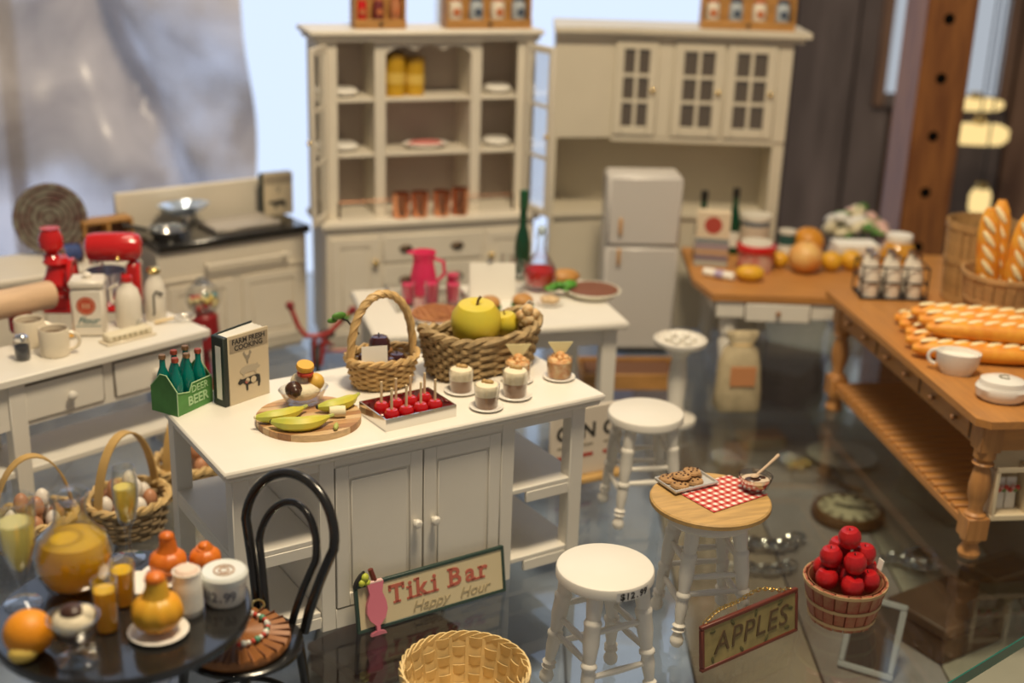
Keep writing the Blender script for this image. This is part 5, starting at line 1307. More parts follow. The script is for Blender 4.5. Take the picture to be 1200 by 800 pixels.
for i, a_ in enumerate((.50, .622, .765, .888)):
    t = thing('copper_pot', ('copper pot at the end of the row on the hutch counter', 'copper pot second in the row on the hutch counter', 'copper pot third in the row on the hutch counter', 'copper pot with a raised rim closing the row on the hutch')[i], 'pot', hut(a_, .066, .851), HA)
    h_ = .15 + .012 * (i == 3); part('pot_body', MB().lathe([(0, 0), (.045, 0), (.05, .006), (.054, h_), (.058, h_ + .006), (.052, h_ + .006), (.047, .012), (0, .012)], 24), COPPER, t)
    part('handle', MB().tube([(0, -.052, h_ - .02), (0, -.075, h_ - .022), (0, -.075, .06), (0, -.052, .055)], .006, 6), COPPER, t)
rk = thing('pot_rail', 'thin copper rail with dark hooks spanning the hutch base', 'rail', hut(.12, .128, .851), HA)
part('rod', MB().tube([(0, 0, .10), (1.15, 0, .10)], .0035, 6), COPPER, rk); 
for x in (0, 1.15): part('rail_foot', MB().at((x, 0, 0)).cyl(.008, 0, .10, 8), DH, rk)
for a0_, lb in ((.05, 'small plate standing in the hutch bay beside the open door'), (1.20, 'small plate standing in the far hutch bay')):
    for z_ in (1.245, 1.585):
        solo('saucer_stack', MB().lathe([(0, 0), (.05, 0), (.09, .016), (.095, .03), (.07, .05), (0, .05)], 22), PLATE, lb + (' on the middle shelf' if z_ < 1.4 else ' on the upper shelf'), 'dishes', hut(a0_ + .14 if a0_ < .5 else a0_, .29, z_ + .001))
# spice racks
RK = mat('rack_orange_wood', (.50, .25, .07), .5, var=.3, vscale=6, stretch=(1, 6, 6))
def rack(label, loc, rz, w_, items, deep=.13, h=.20):
    t = thing('spice_rack', label, 'rack', loc, rz)
    part('rack_floor', MB().box(-w_ / 2, w_ / 2, 0, deep, 0, .022, .003), RK, t)
    part('front_lip', MB().box(-w_ / 2, w_ / 2, 0, .012, .0225, .055, .003), RK, t)
    part('rack_back', MB().box(-w_ / 2, w_ / 2, deep - .012, deep, .0225, h), RK, t)
    for x in (-w_ / 2, w_ / 2 - .018): part('rack_end', MB().box(x, x + .018, .0125, deep - .0125, .0225, h, .003), RK, t)
    part('knob', MB().ball((0, -.008, .03), .012), BLACKM, t)
    for i, (m1, m2, nm, lb) in enumerate(items):
        x = -w_ / 2 + w_ * (i + .5) / len(items)
        v = Vector(loc) + Matrix.Rotation(rz, 3, 'Z') @ Vector((x, deep / 2, .023)); r_ = min(.044, w_ / len(items) * .32)
        j = thing(nm, lb, 'jar', v, rz); part('jar_body', MB().lathe([(0, 0), (r_ * .95, 0), (r_, .008), (r_, .12), (r_ * .8, .14), (0, .14)], 18), m1, j)
        part('jar_lid', MB().lathe([(0, .14), (r_ * .85, .14), (r_ * .85, .165), (0, .168)], 16), m2, j); part('jar_emblem', MB().at((0, -r_ - .001, .075), rx=pi / 2).prism(circ(r_ * .55, 14), -.004, .002), m2, j)
WJ = mat('ivory_jar', (.70, .62, .50), .35); BJ = mat('grey_blue_jar', (.38, .42, .45), .35); OJ = mat('terracotta_lid', (.50, .16, .06), .4); NJ = mat('navy_lid', (.06, .08, .12), .4)
rack('orange wood rack of red fruit jars on top of the hutch', hut(.40, .17, 2.0), HA, .32, [(RED, OJ, 'fruit_jar', 'bright red jar in the fruit rack'), (mat('plum_jar', (.16, .03, .03), .3), OJ, 'fruit_jar', 'dark plum jar in the middle of the fruit rack'), (mat('rust_jar', (.45, .18, .08), .3), OJ, 'fruit_jar', 'rust brown jar at the end of the fruit rack')], h=.24)
rack('long spice rack of four jars on top of the hutch', hut(1.09, .15, 2.0), HA, .56, [(WJ, OJ, 'spice_jar', 'ivory jar at the outer end of the hutch spice rack'), (BJ, NJ, 'spice_jar', 'grey-blue jar second in the hutch spice rack'), (WJ, OJ, 'spice_jar', 'ivory jar third in the hutch spice rack'), (BJ, NJ, 'spice_jar', 'grey-blue jar closing the hutch spice rack')], h=.22)
rack('long spice rack of four jars on top of the corner cabinet', (1.44, 8.52, 2.02), 0, .60, [(WJ, OJ, 'spice_jar', 'ivory jar at the outer end of the cabinet spice rack'), (BJ, NJ, 'spice_jar', 'grey-blue jar second in the cabinet spice rack'), (WJ, OJ, 'spice_jar', 'ivory jar third in the cabinet spice rack'), (BJ, NJ, 'spice_jar', 'grey-blue jar closing the cabinet spice rack')], h=.22)

# ================================================================== things on the range and far-left counter
rz_ = .80
bsh = thing('baking_sheet', 'pale grey baking sheet resting on the black range top', 'baking sheet', stv(.62, .21, rz_ + .001), SA); part('sheet', MB().box(-.22, .22, -.13, .13, .0, .012, .004), mat('pale_grey_sheet', (.55, .50, .44), .35, .3), bsh); part('raised_rim', MB().tube([(-.215, -.125, .018), (.215, -.125, .018), (.215, .125, .018), (-.215, .125, .018)], .009, 6, closed=True), mat('pale_grey_sheet', (.55, .50, .44), .35, .3), bsh)
pn = thing('frying_pan', 'shiny silver pan with a long handle on the range', 'pan', stv(.13, .15, rz_ + .001), SA); part('pan_body', MB().lathe([(0, 0), (.09, 0), (.12, .05), (.125, .055), (.115, .052), (.085, .01), (0, .01)], 28), SILVER, pn); part('handle', MB().tube([(-.11, .04, .05), (-.24, .09, .085)], [.012, .014], 8), BLACKM, pn)
bb_ = thing('foil_bowl', 'blue-white crinkled foil bowl on top of the pan', 'bowl', stv(.30, .30, rz_ + .0865), SA); part('shell', MB().lathe([(0, 0), (.06, 0), (.12, .04), (.14, .065), (.13, .066), (.05, .012), (0, .012)], 26, 1.2, .8), mat('pale_blue_foil', (.62, .72, .85), .15, .6), bb_); part('stand', MB().cyl(.035, -.085, 0, 16), SILVER, bb_)
b2 = thing('cookbook', 'tan cookbook with dark spine standing at the range end', 'book', stv(.855, .33, rz_ + .001), SA + R(-6)); part('spine', MB().box(-.012, .004, 0, .05, 0, .27, .004), SPN, b2); part('front_cover', MB().box(.004, .20, 0, .006, 0, .27), BC, b2); part('back_cover', MB().box(.004, .20, .044, .05, 0, .27), SPN, b2); part('page_block', MB().box(.0045, .195, .0065, .0435, .004, .264), PAPER, b2)
part('title_band', MB().box(.012, .196, -.0012, 0, .20, .258), BAND, b2); silhouette('cow_print', cow, INK, .10, .07, .034, b2); silhouette('rooster_print', rooster, PGY, .10, .16, .022, b2)
# round trivet leaning, spool, shelf rack
rg = thing('braided_mat', 'round mottled braided mat propped upright on the far-left counter', 'mat', W(62, 299, .721), SA + R(-20), rx=R(-14))
BRD = mat('mottled_braid', (.20, .19, .15), .85, var=.8, vscale=22, col2=(.10, .045, .04))
for k in range(6):
    r_ = .02 + .034 * k
    part('braid_ring', MB().at((0, 0, .212), rx=pi / 2).tube(ringpts(r_, 0, 14 + 5 * k), .019, 6, closed=True), BRD, rg)
sp = thing('blue_spool', 'blue striped thread spool lying before the braided mat', 'spool', W(84, 308, .72), SA)
part('thread', MB().at((0, 0, .062), ry=pi / 2).lathe([(0, -.05), (.045, -.05), (.05, 0), (.045, .05), (0, .05)], 18), mat('blue_thread', (.05, .09, .28), .7, var=.5, vscale=40), sp)
for x in (-.06, .05): part('spool_end', MB().at((x, 0, .062), ry=pi / 2).cyl(.06, 0, .01, 18), mat('spool_wood', (.22, .10, .05), .6), sp)
ws = thing('wooden_wall_rack', 'small orange-brown wooden rack beside the range back panel', 'rack', stv(-.32, .30, .72), SA)
part('top_board', MB().box(0, .30, 0, .12, .17, .19, .004), RK, ws); part('end_board', MB().box(0, .016, 0, .12, 0, .17), RK, ws); part('end_board', MB().box(.284, .30, 0, .12, 0, .17), RK, ws); part('back_slat', MB().box(.016, .284, .108, .12, 0, .17), mat('dark_walnut', (.14, .06, .03), .6), ws); part('mid_slat', MB().box(.14, .16, 0, .107, 0, .17), RK, ws)

# ================================================================== things on the corner table
k2 = .62
bxx = thing('flour_box', 'cream carton with a large red disc and coloured stripes', 'box', W(832, 313, k2), R(-8))
part('carton', MB().box(-.105, .105, 0, .08, 0, .355, .004), mat('cream_carton', (.70, .58, .42), .6), bxx)
part('red_disc', MB().at((.0, 0, .27), rx=pi / 2).prism(circ(.055, 24), 0, .0015), mat('brick_red_print', (.42, .06, .04), .6), bxx)
for k, (z0, z1, cc_) in enumerate(((.155, .185, (.20, .24, .26)), (.12, .15, (.30, .24, .30)), (.08, .115, (.48, .30, .18)), (.045, .075, (.18, .14, .20)), (.01, .04, (.40, .42, .38)))):
    part('print_stripe', MB().box(-.104, .104, -.0015, 0, z0, z1), mat('carton_stripe_%d' % k, cc_, .6), bxx)
DKG = mat('dark_green_glass', (.004, .05, .02), .1, coat=.5)
for px, py, lb, rz0 in ((820, 300, 'dark bottle behind the flour box at the table corner', 0), (857, 296, 'dark bottle behind the red-lidded tub', 1)):
    t = thing('oil_bottle', lb, 'bottle', W(px, py, k2)); part('body', MB().lathe([(0, 0), (.045, 0), (.047, .2), (.03, .27), (.02, .31), (.02, .38), (0, .38)], 18), DKG, t); part('cap', MB().lathe([(.0205, .37), (.024, .375), (.024, .43), (0, .432)], 14), BLACKM, t); part('label', MB().lathe([(.0475, .05), (.0475, .15)], 18), PAPER, t)
cn1 = thing('drum_canister', 'blue and cream drum canister behind the red tub', 'canister', W(882, 301, k2)); part('drum', MB().lathe([(0, 0), (.092, 0), (.092, .25), (0, .25)], 28), mat('slate_blue_tin', (.10, .14, .19), .45), cn1); part('lid', MB().lathe([(0, .25), (.098, .25), (.098, .285), (0, .29)], 28), mat('cream_lid', (.68, .64, .55), .4), cn1); part('label', MB().lathe([(.0928, .08), (.0928, .22)], 28), mat('cream_label', (.62, .52, .40), .6), cn1)
cn2 = thing('red_tub', 'round tub with a red lid and pale printed side', 'tub', W(884, 316, k2)); part('tub', MB().lathe([(0, 0), (.105, 0), (.115, .13), (0, .13)], 28), mat('pink_cream_print', (.66, .46, .38), .5, var=.5, vscale=12, col2=(.60, .12, .10)), cn2); part('lid', MB().lathe([(0, .13), (.125, .13), (.125, .165), (.118, .17), (0, .17)], 28), RED, cn2); part('lid_top', MB().lathe([(.10, .17), (.095, .185), (0, .187)], 26), mat('cream_lid', (.68, .64, .55), .4), cn2)
cn3 = thing('small_can', 'small green and white can behind the large orange', 'can', W(920, 303, k2)); part('can', MB().lathe([(0, 0), (.055, 0), (.055, .17), (0, .17)], 22), mat('dark_teal_tin', (.03, .10, .09), .4), cn3); part('lid', MB().lathe([(0, .17), (.057, .17), (.057, .19), (0, .19)], 22), mat('cream_lid', (.68, .64, .55), .4), cn3); part('label', MB().lathe([(.0556, .03), (.0556, .10)], 22), PAPER, cn3)
ORG = mat('orange_fruit_peel', (.72, .30, .02), .45, var=.2, vscale=8, bump=.15, bscale=90); GPF = mat('blush_orange_peel', (.70, .28, .06), .45, var=.5, vscale=6, col2=(.72, .46, .16)); YLW = mat('yellow_fruit_peel', (.74, .46, .03), .45, var=.3, vscale=8, col2=(.66, .32, .02))
def fruit(name, label, px, py, r, m, z=k2, sc_=(1, 1, .92)):
    t = thing(name, label, 'fruit', W(px, py, z)); part('peel', MB().ball((0, 0, r * sc_[2]), r, 18, 12, sc_), m, t); part('stem_button', MB().ball((0, 0, r * sc_[2] * 1.98), r * .12, 8, 4, (1, 1, .5)), mat('stem_brown', (.16, .09, .03), .7), t)
fruit('orange', 'large golden orange at the back of the corner table', 945, 300, .105, ORG)
fruit('grapefruit', 'blush-skinned grapefruit in front of the large orange', 942, 319, .108, GPF)
fruit('lemon', 'round yellow lemon between the red tub and grapefruit', 913, 313, .055, YLW)
fruit('mango', 'long yellow mango at the front of the corner table', 878, 329, .062, YLW, sc_=(1.45, 1, .8))
fruit('lemon', 'yellow lemon directly beside the grapefruit', 973, 317, .068, YLW); fruit('lemon', 'yellow lemon at the end of the fruit row by the wire caddy', 996, 316, .070, YLW)
tb_ = thing('wrapped_candy', 'small white paper-wrapped roll at the corner table edge', 'candy', W(842, 326, k2), R(-32)); part('wrapper', MB().at((0, 0, .026), ry=pi / 2).cyl(.026, -.10, .10, 14, b=.005), PAPER, tb_); part('purple_band', MB().at((0, 0, .026), ry=pi / 2).cyl(.0268, -.02, .035, 14), mat('lilac_print', (.42, .34, .50), .6), tb_)
bo = thing('book_stack', 'two pale books lying flat behind the fruit', 'books', W(1000, 301, k2), R(4)); part('lower_book', MB().box(-.15, .15, -.09, .09, 0, .05, .004), mat('pale_book', (.60, .52, .46), .6), bo); part('upper_book', MB().box(-.14, .14, -.085, .085, .0505, .10, .004), PAPER, bo)
# ================================================================== things on the work table
kw = .70
wcb = thing('wire_caddy', 'dark wire caddy holding six small milk bottles', 'caddy', W(1041, 346, kw) + Vector((0, 0, .001)), 0)
WIR = mat('dark_wire', (.06, .05, .05), .4, .7)
for z_ in (.008, .10, .19): part('wire_ring', MB().tube([(-.185, -.10, z_), (.185, -.10, z_), (.185, .10, z_), (-.185, .10, z_)], .006, 6, closed=True), WIR, wcb)
for x in (-.185, -.062, .062, .185):
    for y in (-.10, .10): part('wire_post', MB().tube([(x, y, .002), (x, y, .19)], .005, 6), WIR, wcb)
for x in (-.062, .062): part('wire_divider', MB().tube([(x, -.10, .10), (x, .10, .10)], .004, 5), WIR, wcb)
part('wire_divider', MB().tube([(-.185, 0, .10), (.185, 0, .10)], .004, 5), WIR, wcb)
part('floor_grid', MB().box(-.18, .18, -.095, .095, .001, .005), WIR, wcb)
for i in range(3):
    for j in range(2):
        v = wcb.location + Vector((-.122 + .122 * i, -.05 + .10 * j, .006)); t = thing('small_milk_bottle', 'little white milk bottle with silver cap in the wire caddy', 'bottle', v, 0, 'milk bottles in the wire caddy')
        part('body', MB().lathe([(0, 0), (.042, 0), (.044, .01), (.044, .14), (.03, .19), (.022, .21), (.024, .23), (0, .23)], 18), mat('milk_white', (.78, .72, .62), .35), t); part('cap', MB().lathe([(0, .23), (.026, .23), (.026, .25), (0, .252)], 14), SILVER, t)
hj = thing('honey_jar', 'amber honey jar with a white lid behind the wire caddy', 'jar', W(1050, 312, k2)); part('glass', MB().lathe([(0, 0), (.10, 0), (.115, .03), (.118, .10), (.085, .16), (.07, .17), (0, .17)], 24), mat('amber_honey', (.58, .28, .03), .15, coat=.5), hj); part('lid', MB().lathe([(0, .17), (.08, .17), (.08, .21), (0, .212)], 22), PAPER, hj)
STV = mat('golden_stave', (.50, .29, .11), .6, var=.3, vscale=14)
stave_basket('bushel_basket', 'tall empty bushel basket of thin staves by the post', wrk(.80, WL - .185, kw + .001), .165, .19, .46, 26, STV, (.05, .52, .95), .1)
bb2 = W(1168, 379, kw + .001)
stave_basket('bread_basket', 'stave basket with long loaves standing upright in it', bb2, .165, .215, .30, 24, STAVE, (.08, .5, .94), .1)
BRC = mat('orange_bread_crust', (.84, .40, .045), .5, var=.35, vscale=12, col2=(.74, .25, .02)); BSC = mat('pale_bread_score', (.92, .78, .46), .6)
def loaf_mesh(L, r):
    n = 14; pts = []; rs = []
    for i in range(n + 1):
        f = i / n; pts.append((L * (f - .5), 0, r * .8)); rs.append(r * (max(.12, 1 - abs(2 * f - 1) ** 4)) ** .5)
    return MB().tube(pts, rs, 12, flat=.8, up=(0, 0, 1)).mesh('crust')
LM = loaf_mesh(.62, .062); LM.materials.append(BRC)
SMs = MB().at((0, 0, 0), rz=R(32)).ball((0, 0, 0), .056, 8, 4, (1, .30, .16)).mesh('score_mark'); SMs.materials.append(BSC)
def baguette(label, loc, rot, group=None, ns=7):
    t = thing('baguette', label, 'bread', loc, 0, group); t.rotation_euler = rot
    part('crust', LM, None, t)
    for k in range(ns): part('score_mark', SMs, None, t, loc=(-.235 + .47 * k / (ns - 1), 0, .094))
    return t
rd = R(-8); rdv = Vector((math.cos(rd), math.sin(rd), 0)); rpv = Vector((math.sin(rd), -math.cos(rd), 0))
r0_ = Vector((2.02, 6.475, kw + .001))
for i in range(4):
    baguette('long golden loaf in the row lying before the bread basket', r0_ + rpv * (.127 * i) + rdv * (.31 + .015 * (i % 2)), (0, 0, rd), 'loaves in the lying row')
for i in range(3):
    baguette('long golden loaf stacked on top of the lying row', r0_ + rpv * (.127 * i + .0635) + rdv * (.35 + .02 * i) + Vector((0, 0, .09)), (0, 0, rd), 'loaves stacked on the lying row')
t = baguette('short golden loaf lying between the wire caddy and the row', r0_ - rpv * .135 + rdv * .15, (0, 0, rd)); t.scale = (.5, .8, .8)
for i, (an, lb) in enumerate(((R(200), 'upright loaf nearest the bushel basket in the bread basket'), (R(275), 'upright loaf at the front of the bread basket'), (R(350), 'upright loaf leaning outward over the table end'), (R(95), 'upright loaf at the rear of the bread basket'))):
    ov = Vector((math.cos(an), math.sin(an), 0)); X_ = (ov * .12 + Vector((0, 0, 1))).normalized()
    Z_ = Vector((-.35, -1, 0)); Z_ = (Z_ - X_ * Z_.dot(X_)).normalized(); Y_ = Z_.cross(X_)
    baguette(lb, bb2 + ov * (.082 + .12 * .335) + Vector((0, 0, .335)) - Z_ * .05, Matrix((X_, Y_, Z_)).transposed().to_euler())
cu_ = thing('gravy_boat', 'white china cup with a loop handle on the oak table', 'cup', W(1120, 437, kw), R(-20)); part('bowl', MB().lathe([(0, 0), (.06, 0), (.065, .01), (.085, .05), (.092, .11), (.087, .11), (.08, .05), (.055, .014), (0, .012)], 26, 1.15, .85), PLATE, cu_); part('handle', MB().at((-.10, 0, .07), rx=pi / 2).tube([(-.036 * math.sin(pi * i / 10), .035 * math.cos(pi * i / 10), 0) for i in range(11)], .009, 8), PLATE, cu_); part('contents', MB().lathe([(0, .085), (.083, .085), (0, .086)], 22, 1.15, .85), PAPER, cu_)
ds = thing('sugar_dish', 'white lidded dish marked with a round C emblem', 'dish', W(1172, 468, kw), R(-15)); part('dish_body', MB().lathe([(0, 0), (.085, 0), (.11, .02), (.118, .06), (.108, .075), (0, .075)], 28, 1, .8), PLATE, ds); part('dish_lid', MB().lathe([(.105, .076), (.10, .098), (.06, .112), (0, .114)], 28, 1, .8), PLATE, ds); text('C', .07, mat('grey_olive_print', (.28, .26, .20), .6), ds, (0, -.012, .115), rot=(0, 0, 0), ext=.0015, bold=.002)
# flower rack on the low shelf
fk = thing('flower_rack', 'cream two-bay rack of tiny flower packets on the low shelf', 'rack', W(1186, 622, .188) + Vector((.02, .16, 0)), WA)
IV = mat('ivory_rack', (.74, .62, .42), .5)
part('rack_floor', MB().box(-.10, .26, -.06, .08, 0, .03, .004), IV, fk); part('rack_back', MB().box(-.10, .26, .07, .08, .03, .30), IV, fk)
for x in (-.10, .07, .24): part('rack_post', MB().box(x, x + .02, -.06, .07, .03, .24, .004), IV, fk)
part('top_rail', MB().box(-.10, .26, -.06, -.045, .24, .265, .003), IV, fk)
for i, x in enumerate((-.035, .02, .13, .19)):
    pkx = part('flower_packet', MB().at((x, .01, .031), rx=R(-6)).box(-.024, .024, -.004, .004, 0, .15), PAPER, fk)
    for k in range(4): part('bloom', MB().ball((x - .015 + .012 * k, -.004, .13 + .012 * (k % 2)), .012, 8, 6), mat(('bloom_red', 'bloom_pink', 'bloom_green')[k % 3], ((.6, .08, .05), (.7, .35, .3), (.15, .25, .08))[k % 3], .6), pkx)

# ================================================================== small things standing on the glass
gmx = W(243, 452, 0)
gm_ = thing('gumball_machine', 'red gumball machine with a clear globe behind the console', 'gumball machine', gmx)
DR = mat('deep_red_enamel', (.28, .012, .015), .3, coat=.3)
part('foot', MB().lathe([(0, 0), (.10, 0), (.10, .02), (.03, .04), (.028, .22), (.06, .25), (0, .25)], 22), DR, gm_); part('base', MB().lathe([(0, .25), (.085, .25), (.09, .27), (.08, .44), (.06, .46), (0, .46)], 24), DR, gm_)
part('globe', MB().at((0, 0, .545)).ball((0, 0, 0), .10, 24, 14), GLASS, gm_); part('cap', MB().lathe([(0, .635), (.05, .635), (.03, .665), (0, .67)], 18), thin_glass('clear_cap', base=.2), gm_)
for k in range(34):
    a_ = k * 2.4; rr = .078 * math.sqrt(((k % 17) + .5) / 17)
    part('gumball', MB().ball((rr * math.cos(a_), rr * math.sin(a_), .500 + .034 * (k // 17) + .01 * (k % 3)), .019, 8, 6), mat(('gum_red', 'gum_yellow', 'gum_white', 'gum_blue', 'gum_green')[k % 5], ((.5, .04, .03), (.74, .56, .16), (.78, .72, .56), (.72, .60, .30), (.10, .32, .36))[k % 5], .3), gm_)
part('coin_plate', MB().box(-.03, .03, -.092, -.080, .32, .40, .004), SILVER, gm_)
trc = W(376, 446, 0)
tk = thing('tricycle', 'little red tricycle with a wide curved handlebar', 'tricycle', trc, R(10))
RDT = mat('worn_red_paint', (.38, .03, .025), .4)
part('handlebar', MB().tube([(-.17, .0, .47), (-.155, 0, .43), (-.125, 0, .345), (-.085, 0, .29), (-.02, 0, .285), (.05, 0, .30), (.11, 0, .36), (.19, .02, .43)], .015, 8), RDT, tk)
for p_ in ((-.172, 0, .478), (.195, .02, .435)): part('grip', MB().ball(p_, .026, 10, 8), mat('dark_red_grip', (.22, .01, .015), .5), tk)
part('fork', MB().tube([(-.03, 0, .285), (-.035, 0, .20), (-.04, .0, .10)], .013, 8), RDT, tk); part('fork', MB().tube([(.02, 0, .285), (.015, .0, .20), (-.0, .0, .10)], .013, 8), RDT, tk)
part('front_wheel', MB().at((-.02, .0, .115), ry=pi / 2).tube(ringpts(.10, 0, 28), .015, 8, closed=True), BLACKM, tk)
part('frame_tube', MB().tube([(0, .02, .22), (.05, .12, .20), (.08, .30, .12)], .014, 8), RDT, tk); part('saddle', MB().ball((.05, .17, .24), .06, 14, 8, (.8, 1.2, .35)), BLACKM, tk); part('saddle_post', MB().cyl(.012, 0, .05, 8) if 0 else MB().tube([(.05, .16, .19), (.05, .17, .235)], .012, 8), RDT, tk)
for x in (-.04, .20): part('rear_wheel', MB().at((x, .32, .075), ry=pi / 2).tube(ringpts(.062, 0, 22), .013, 8, closed=True), BLACKM, tk)
part('axle', MB().tube([(-.04, .32, .075), (.20, .32, .075)], .010, 8), RDT, tk); part('bow', MB().ball((.15, -.01, .40), .028, 10, 6, (1.2, .6, .7)), mat('leaf_green', (.08, .22, .03), .5), tk)
pdx = W(790, 492, 0)
pd = thing('pedestal_stand', 'white pedestal stand with a shallow dished top', 'stand', pdx)
part('top_dish', MB().lathe([(0, .44), (.10, .44), (.145, .465), (.15, .49), (.138, .497), (.12, .478), (0, .472)], 32), WHITE, pd); part('column', MB().lathe([(.05, .05), (.045, .1), (.055, .25), (.04, .38), (.06, .41), (.08, .44), (0, .44)], 20), WHITE, pd); part('base', MB().lathe([(0, 0), (.12, 0), (.12, .02), (.06, .045), (.05, .05), (0, .05)], 24), WHITE, pd)
for k in range(7): solo('sugar_lump', MB().box(-.02, .02, -.02, .02, 0, .026, .006), PAPER, 'white sugar lump in the dished pedestal top', 'sugar', pdx + Vector((.07 * math.cos(k * 1.05) * (k > 0), .07 * math.sin(k * 1.05) * (k > 0), .481)), k * .5, 'sugar lumps on the pedestal')
sk = thing('flour_sack', 'beige cloth flour sack with an orange printed panel', 'sack', W(862, 478, 0), R(6))
SKM = mat('beige_sackcloth', (.52, .43, .27), .85, var=.25, vscale=12, bump=.3, bscale=60)
V = []; Fc = []
lev = [(0, .12, .075), (.02, .138, .09), (.12, .132, .085), (.28, .120, .078), (.36, .098, .06), (.40, .06, .03), (.43, .085, .025), (.47, .095, .018), (.475, .0005, .0005)]
for z_, ax, ay in lev:
    for i in range(28):
        a_ = 2 * pi * i / 28; x, y = shape(ax, ay, 3.0, a_); V.append((x * (1 + .03 * math.sin(5 * a_ + z_ * 20)), y, z_ + .006 * math.sin(3 * a_)))
for j in range(len(lev) - 1):
    for i in range(28): k = (i + 1) % 28; Fc.append((j * 28 + i, j * 28 + k, (j + 1) * 28 + k, (j + 1) * 28 + i))
Fc.append(tuple(range(27, -1, -1)))
part('cloth_body', MB().add(V, Fc), SKM, sk, angle=70); part('printed_panel', MB().box(-.075, .075, -.0925, -.086, .17, .29, .004), mat('faded_orange_print', (.55, .24, .10), .8), sk); part('tie', MB().tube([(.062 * math.cos(2 * pi * i / 20), .034 * math.sin(2 * pi * i / 20), .40) for i in range(20)], .007, 6, closed=True), STRAW, sk)
cnb = thing('letter_board', 'white upright board lettered C N C with red marks', 'board', W(683, 562, 0), R(28))
part('board', MB().box(-.20, .20, 0, .02, .03, .40, .004), mat('off_white_board', (.70, .62, .52), .6), cnb); part('foot_bar', MB().box(-.22, .22, -.05, .07, 0, .03, .006), mat('golden_board_wood', (.58, .36, .13), .5), cnb)
for x, chh in ((-.13, 'C'), (.02, 'N'), (.14, 'C')):
    text(chh, .11, INK, cnb, (x, -.0015, .27), bold=.003, ext=.001); part('small_print', MB().box(x - .028, x + .028, -.0015, 0, .19, .202), PGY, cnb); part('red_mark', MB().box(x - .03, x + .03, -.0015, 0, .13, .150), mat('brick_red_print', (.42, .06, .04), .6), cnb)
ctr = thing('low_crate', 'low wooden crate with a dark inside behind the stools', 'crate', W(735, 446, 0), R(5))
for bb in ((-.30, .30, -.16, -.145), (-.30, .30, .145, .16), (-.30, -.285, -.145, .145), (.285, .30, -.145, .145)):
    part('crate_side', MB().box(*bb, .0, .10, .003), RK, ctr)
part('crate_floor', MB().box(-.285, .285, -.145, .145, 0, .012), mat('dark_walnut', (.14, .06, .03), .6), ctr)
part('crate_filling', MB().box(-.28, .28, -.14, .14, .0125, .085, .02), mat('dark_walnut', (.14, .06, .03), .6), ctr)

# ================================================================== jewellery and oddments on the level below
def low(px, py): return W(px, py, LZ)
v = low(993, 607)
pw_ = thing('pocket_watch', 'round brown-cased watch with a cream dial below the glass', 'watch', v, 0)
part('case', MB().lathe([(0, 0), (.19, 0), (.215, .03), (.21, .06), (.18, .075), (.175, .066), (0, .066)], 40), mat('brown_watch_case', (.16, .075, .03), .35, .3), pw_); part('dial', MB().lathe([(0, .067), (.174, .067), (0, .0675)], 36), mat('cream_dial', (.74, .66, .44), .5), pw_)
for k in range(12):
    part('hour_mark', MB().at((.145 * math.sin(k * pi / 6), .145 * math.cos(k * pi / 6), .069), rz=-k * pi / 6).box(-.009, .009, -.022, .022, 0, .002), INK, pw_)
part('hour_hand', MB().at((0, 0, .072), rz=R(60)).box(-.014, .014, -.02, .085, 0, .003), INK, pw_); part('minute_hand', MB().at((0, 0, .076), rz=R(-100)).box(-.010, .010, -.02, .12, 0, .003), INK, pw_)
def chain(label, p0, p1, n, r, m, sway):
    t = thing('chain_bracelet', label, 'chain', p0)
    lm = MB().tube([(r * 1.5 * math.cos(2 * pi * i / 12), r * math.sin(2 * pi * i / 12), 0) for i in range(12)], r * .32, 6, closed=True).mesh('chain_link'); lm.materials.append(m)
    d_ = p1 - p0
    for i in range(n):
        f = i / (n - 1); q = d_ * f + Vector((-d_.y, d_.x, 0)).normalized() * sway * math.sin(f * 7); q.z = r * 1.4
        part('chain_link', lm, None, t, loc=q, rot=(pi / 2 * (i % 2), 0, math.atan2(d_.y, d_.x)))
chain('chunky silver chain lying between stool and apple basket below the glass', low(860, 652), low(935, 640), 11, .034, SILVER, .04)
chain('second silver chain strand lying just below the chunky one', low(852, 676), low(925, 672), 10, .030, SILVER, .025)
chain('silver chain to the right of the apple basket below the glass', low(1040, 662), low(1092, 672), 9, .028, SILVER, .025)
rgc = low(1080, 655); t = solo('silver_ring', MB().at((0, 0, .021)).tube(ringpts(.075, 0, 28), .02, 8, closed=True), mat('dark_silver', (.35, .34, .32), .25, .9), 'dark silver ring beside the chain below the glass', 'ring', rgc)
bxb = thing('jewel_box', 'black leather jewel box with a pale edge line', 'box', low(1172, 690), R(30)); part('box_body', MB().box(-.20, .20, -.13, .13, 0, .13, .012), mat('black_leather', (.02, .016, .014), .4, bump=.2, bscale=40), bxb); part('edge_line', MB().tube([(-.16, -.09, .138), (.16, -.09, .138), (.16, .09, .138), (-.16, .09, .138)], .005, 5, closed=True), mat('dull_gold_line', (.4, .33, .22), .4), bxb); part('lid_panel', MB().box(-.19, .19, -.12, .12, .13, .137, .003), mat('brown_lid_leather', (.13, .07, .03), .4), bxb)
phf = thing('picture_frame', 'pale grey standing frame below the glass near its edge', 'frame', low(1012, 792) + Vector((0, 0, .012)), R(-28), rx=R(-25)); PFM = mat('pale_grey_frame', (.52, .52, .52), .4)
for bb in ((-.13, .13, 0, .02, 0, .03), (-.13, .13, 0, .02, .33, .36), (-.13, -.10, 0, .02, .03, .33), (.10, .13, 0, .02, .03, .33)): part('frame_bar', MB().box(*bb, .005), PFM, phf)
part('dark_picture', MB().box(-.10, .10, .008, .014, .03, .33), mat('dark_photo', (.08, .065, .055), .3), phf); part('strut', MB().at((0, .02, .2), rx=R(50)).box(-.02, .02, 0, .008, -.20, 0), PFM, phf)
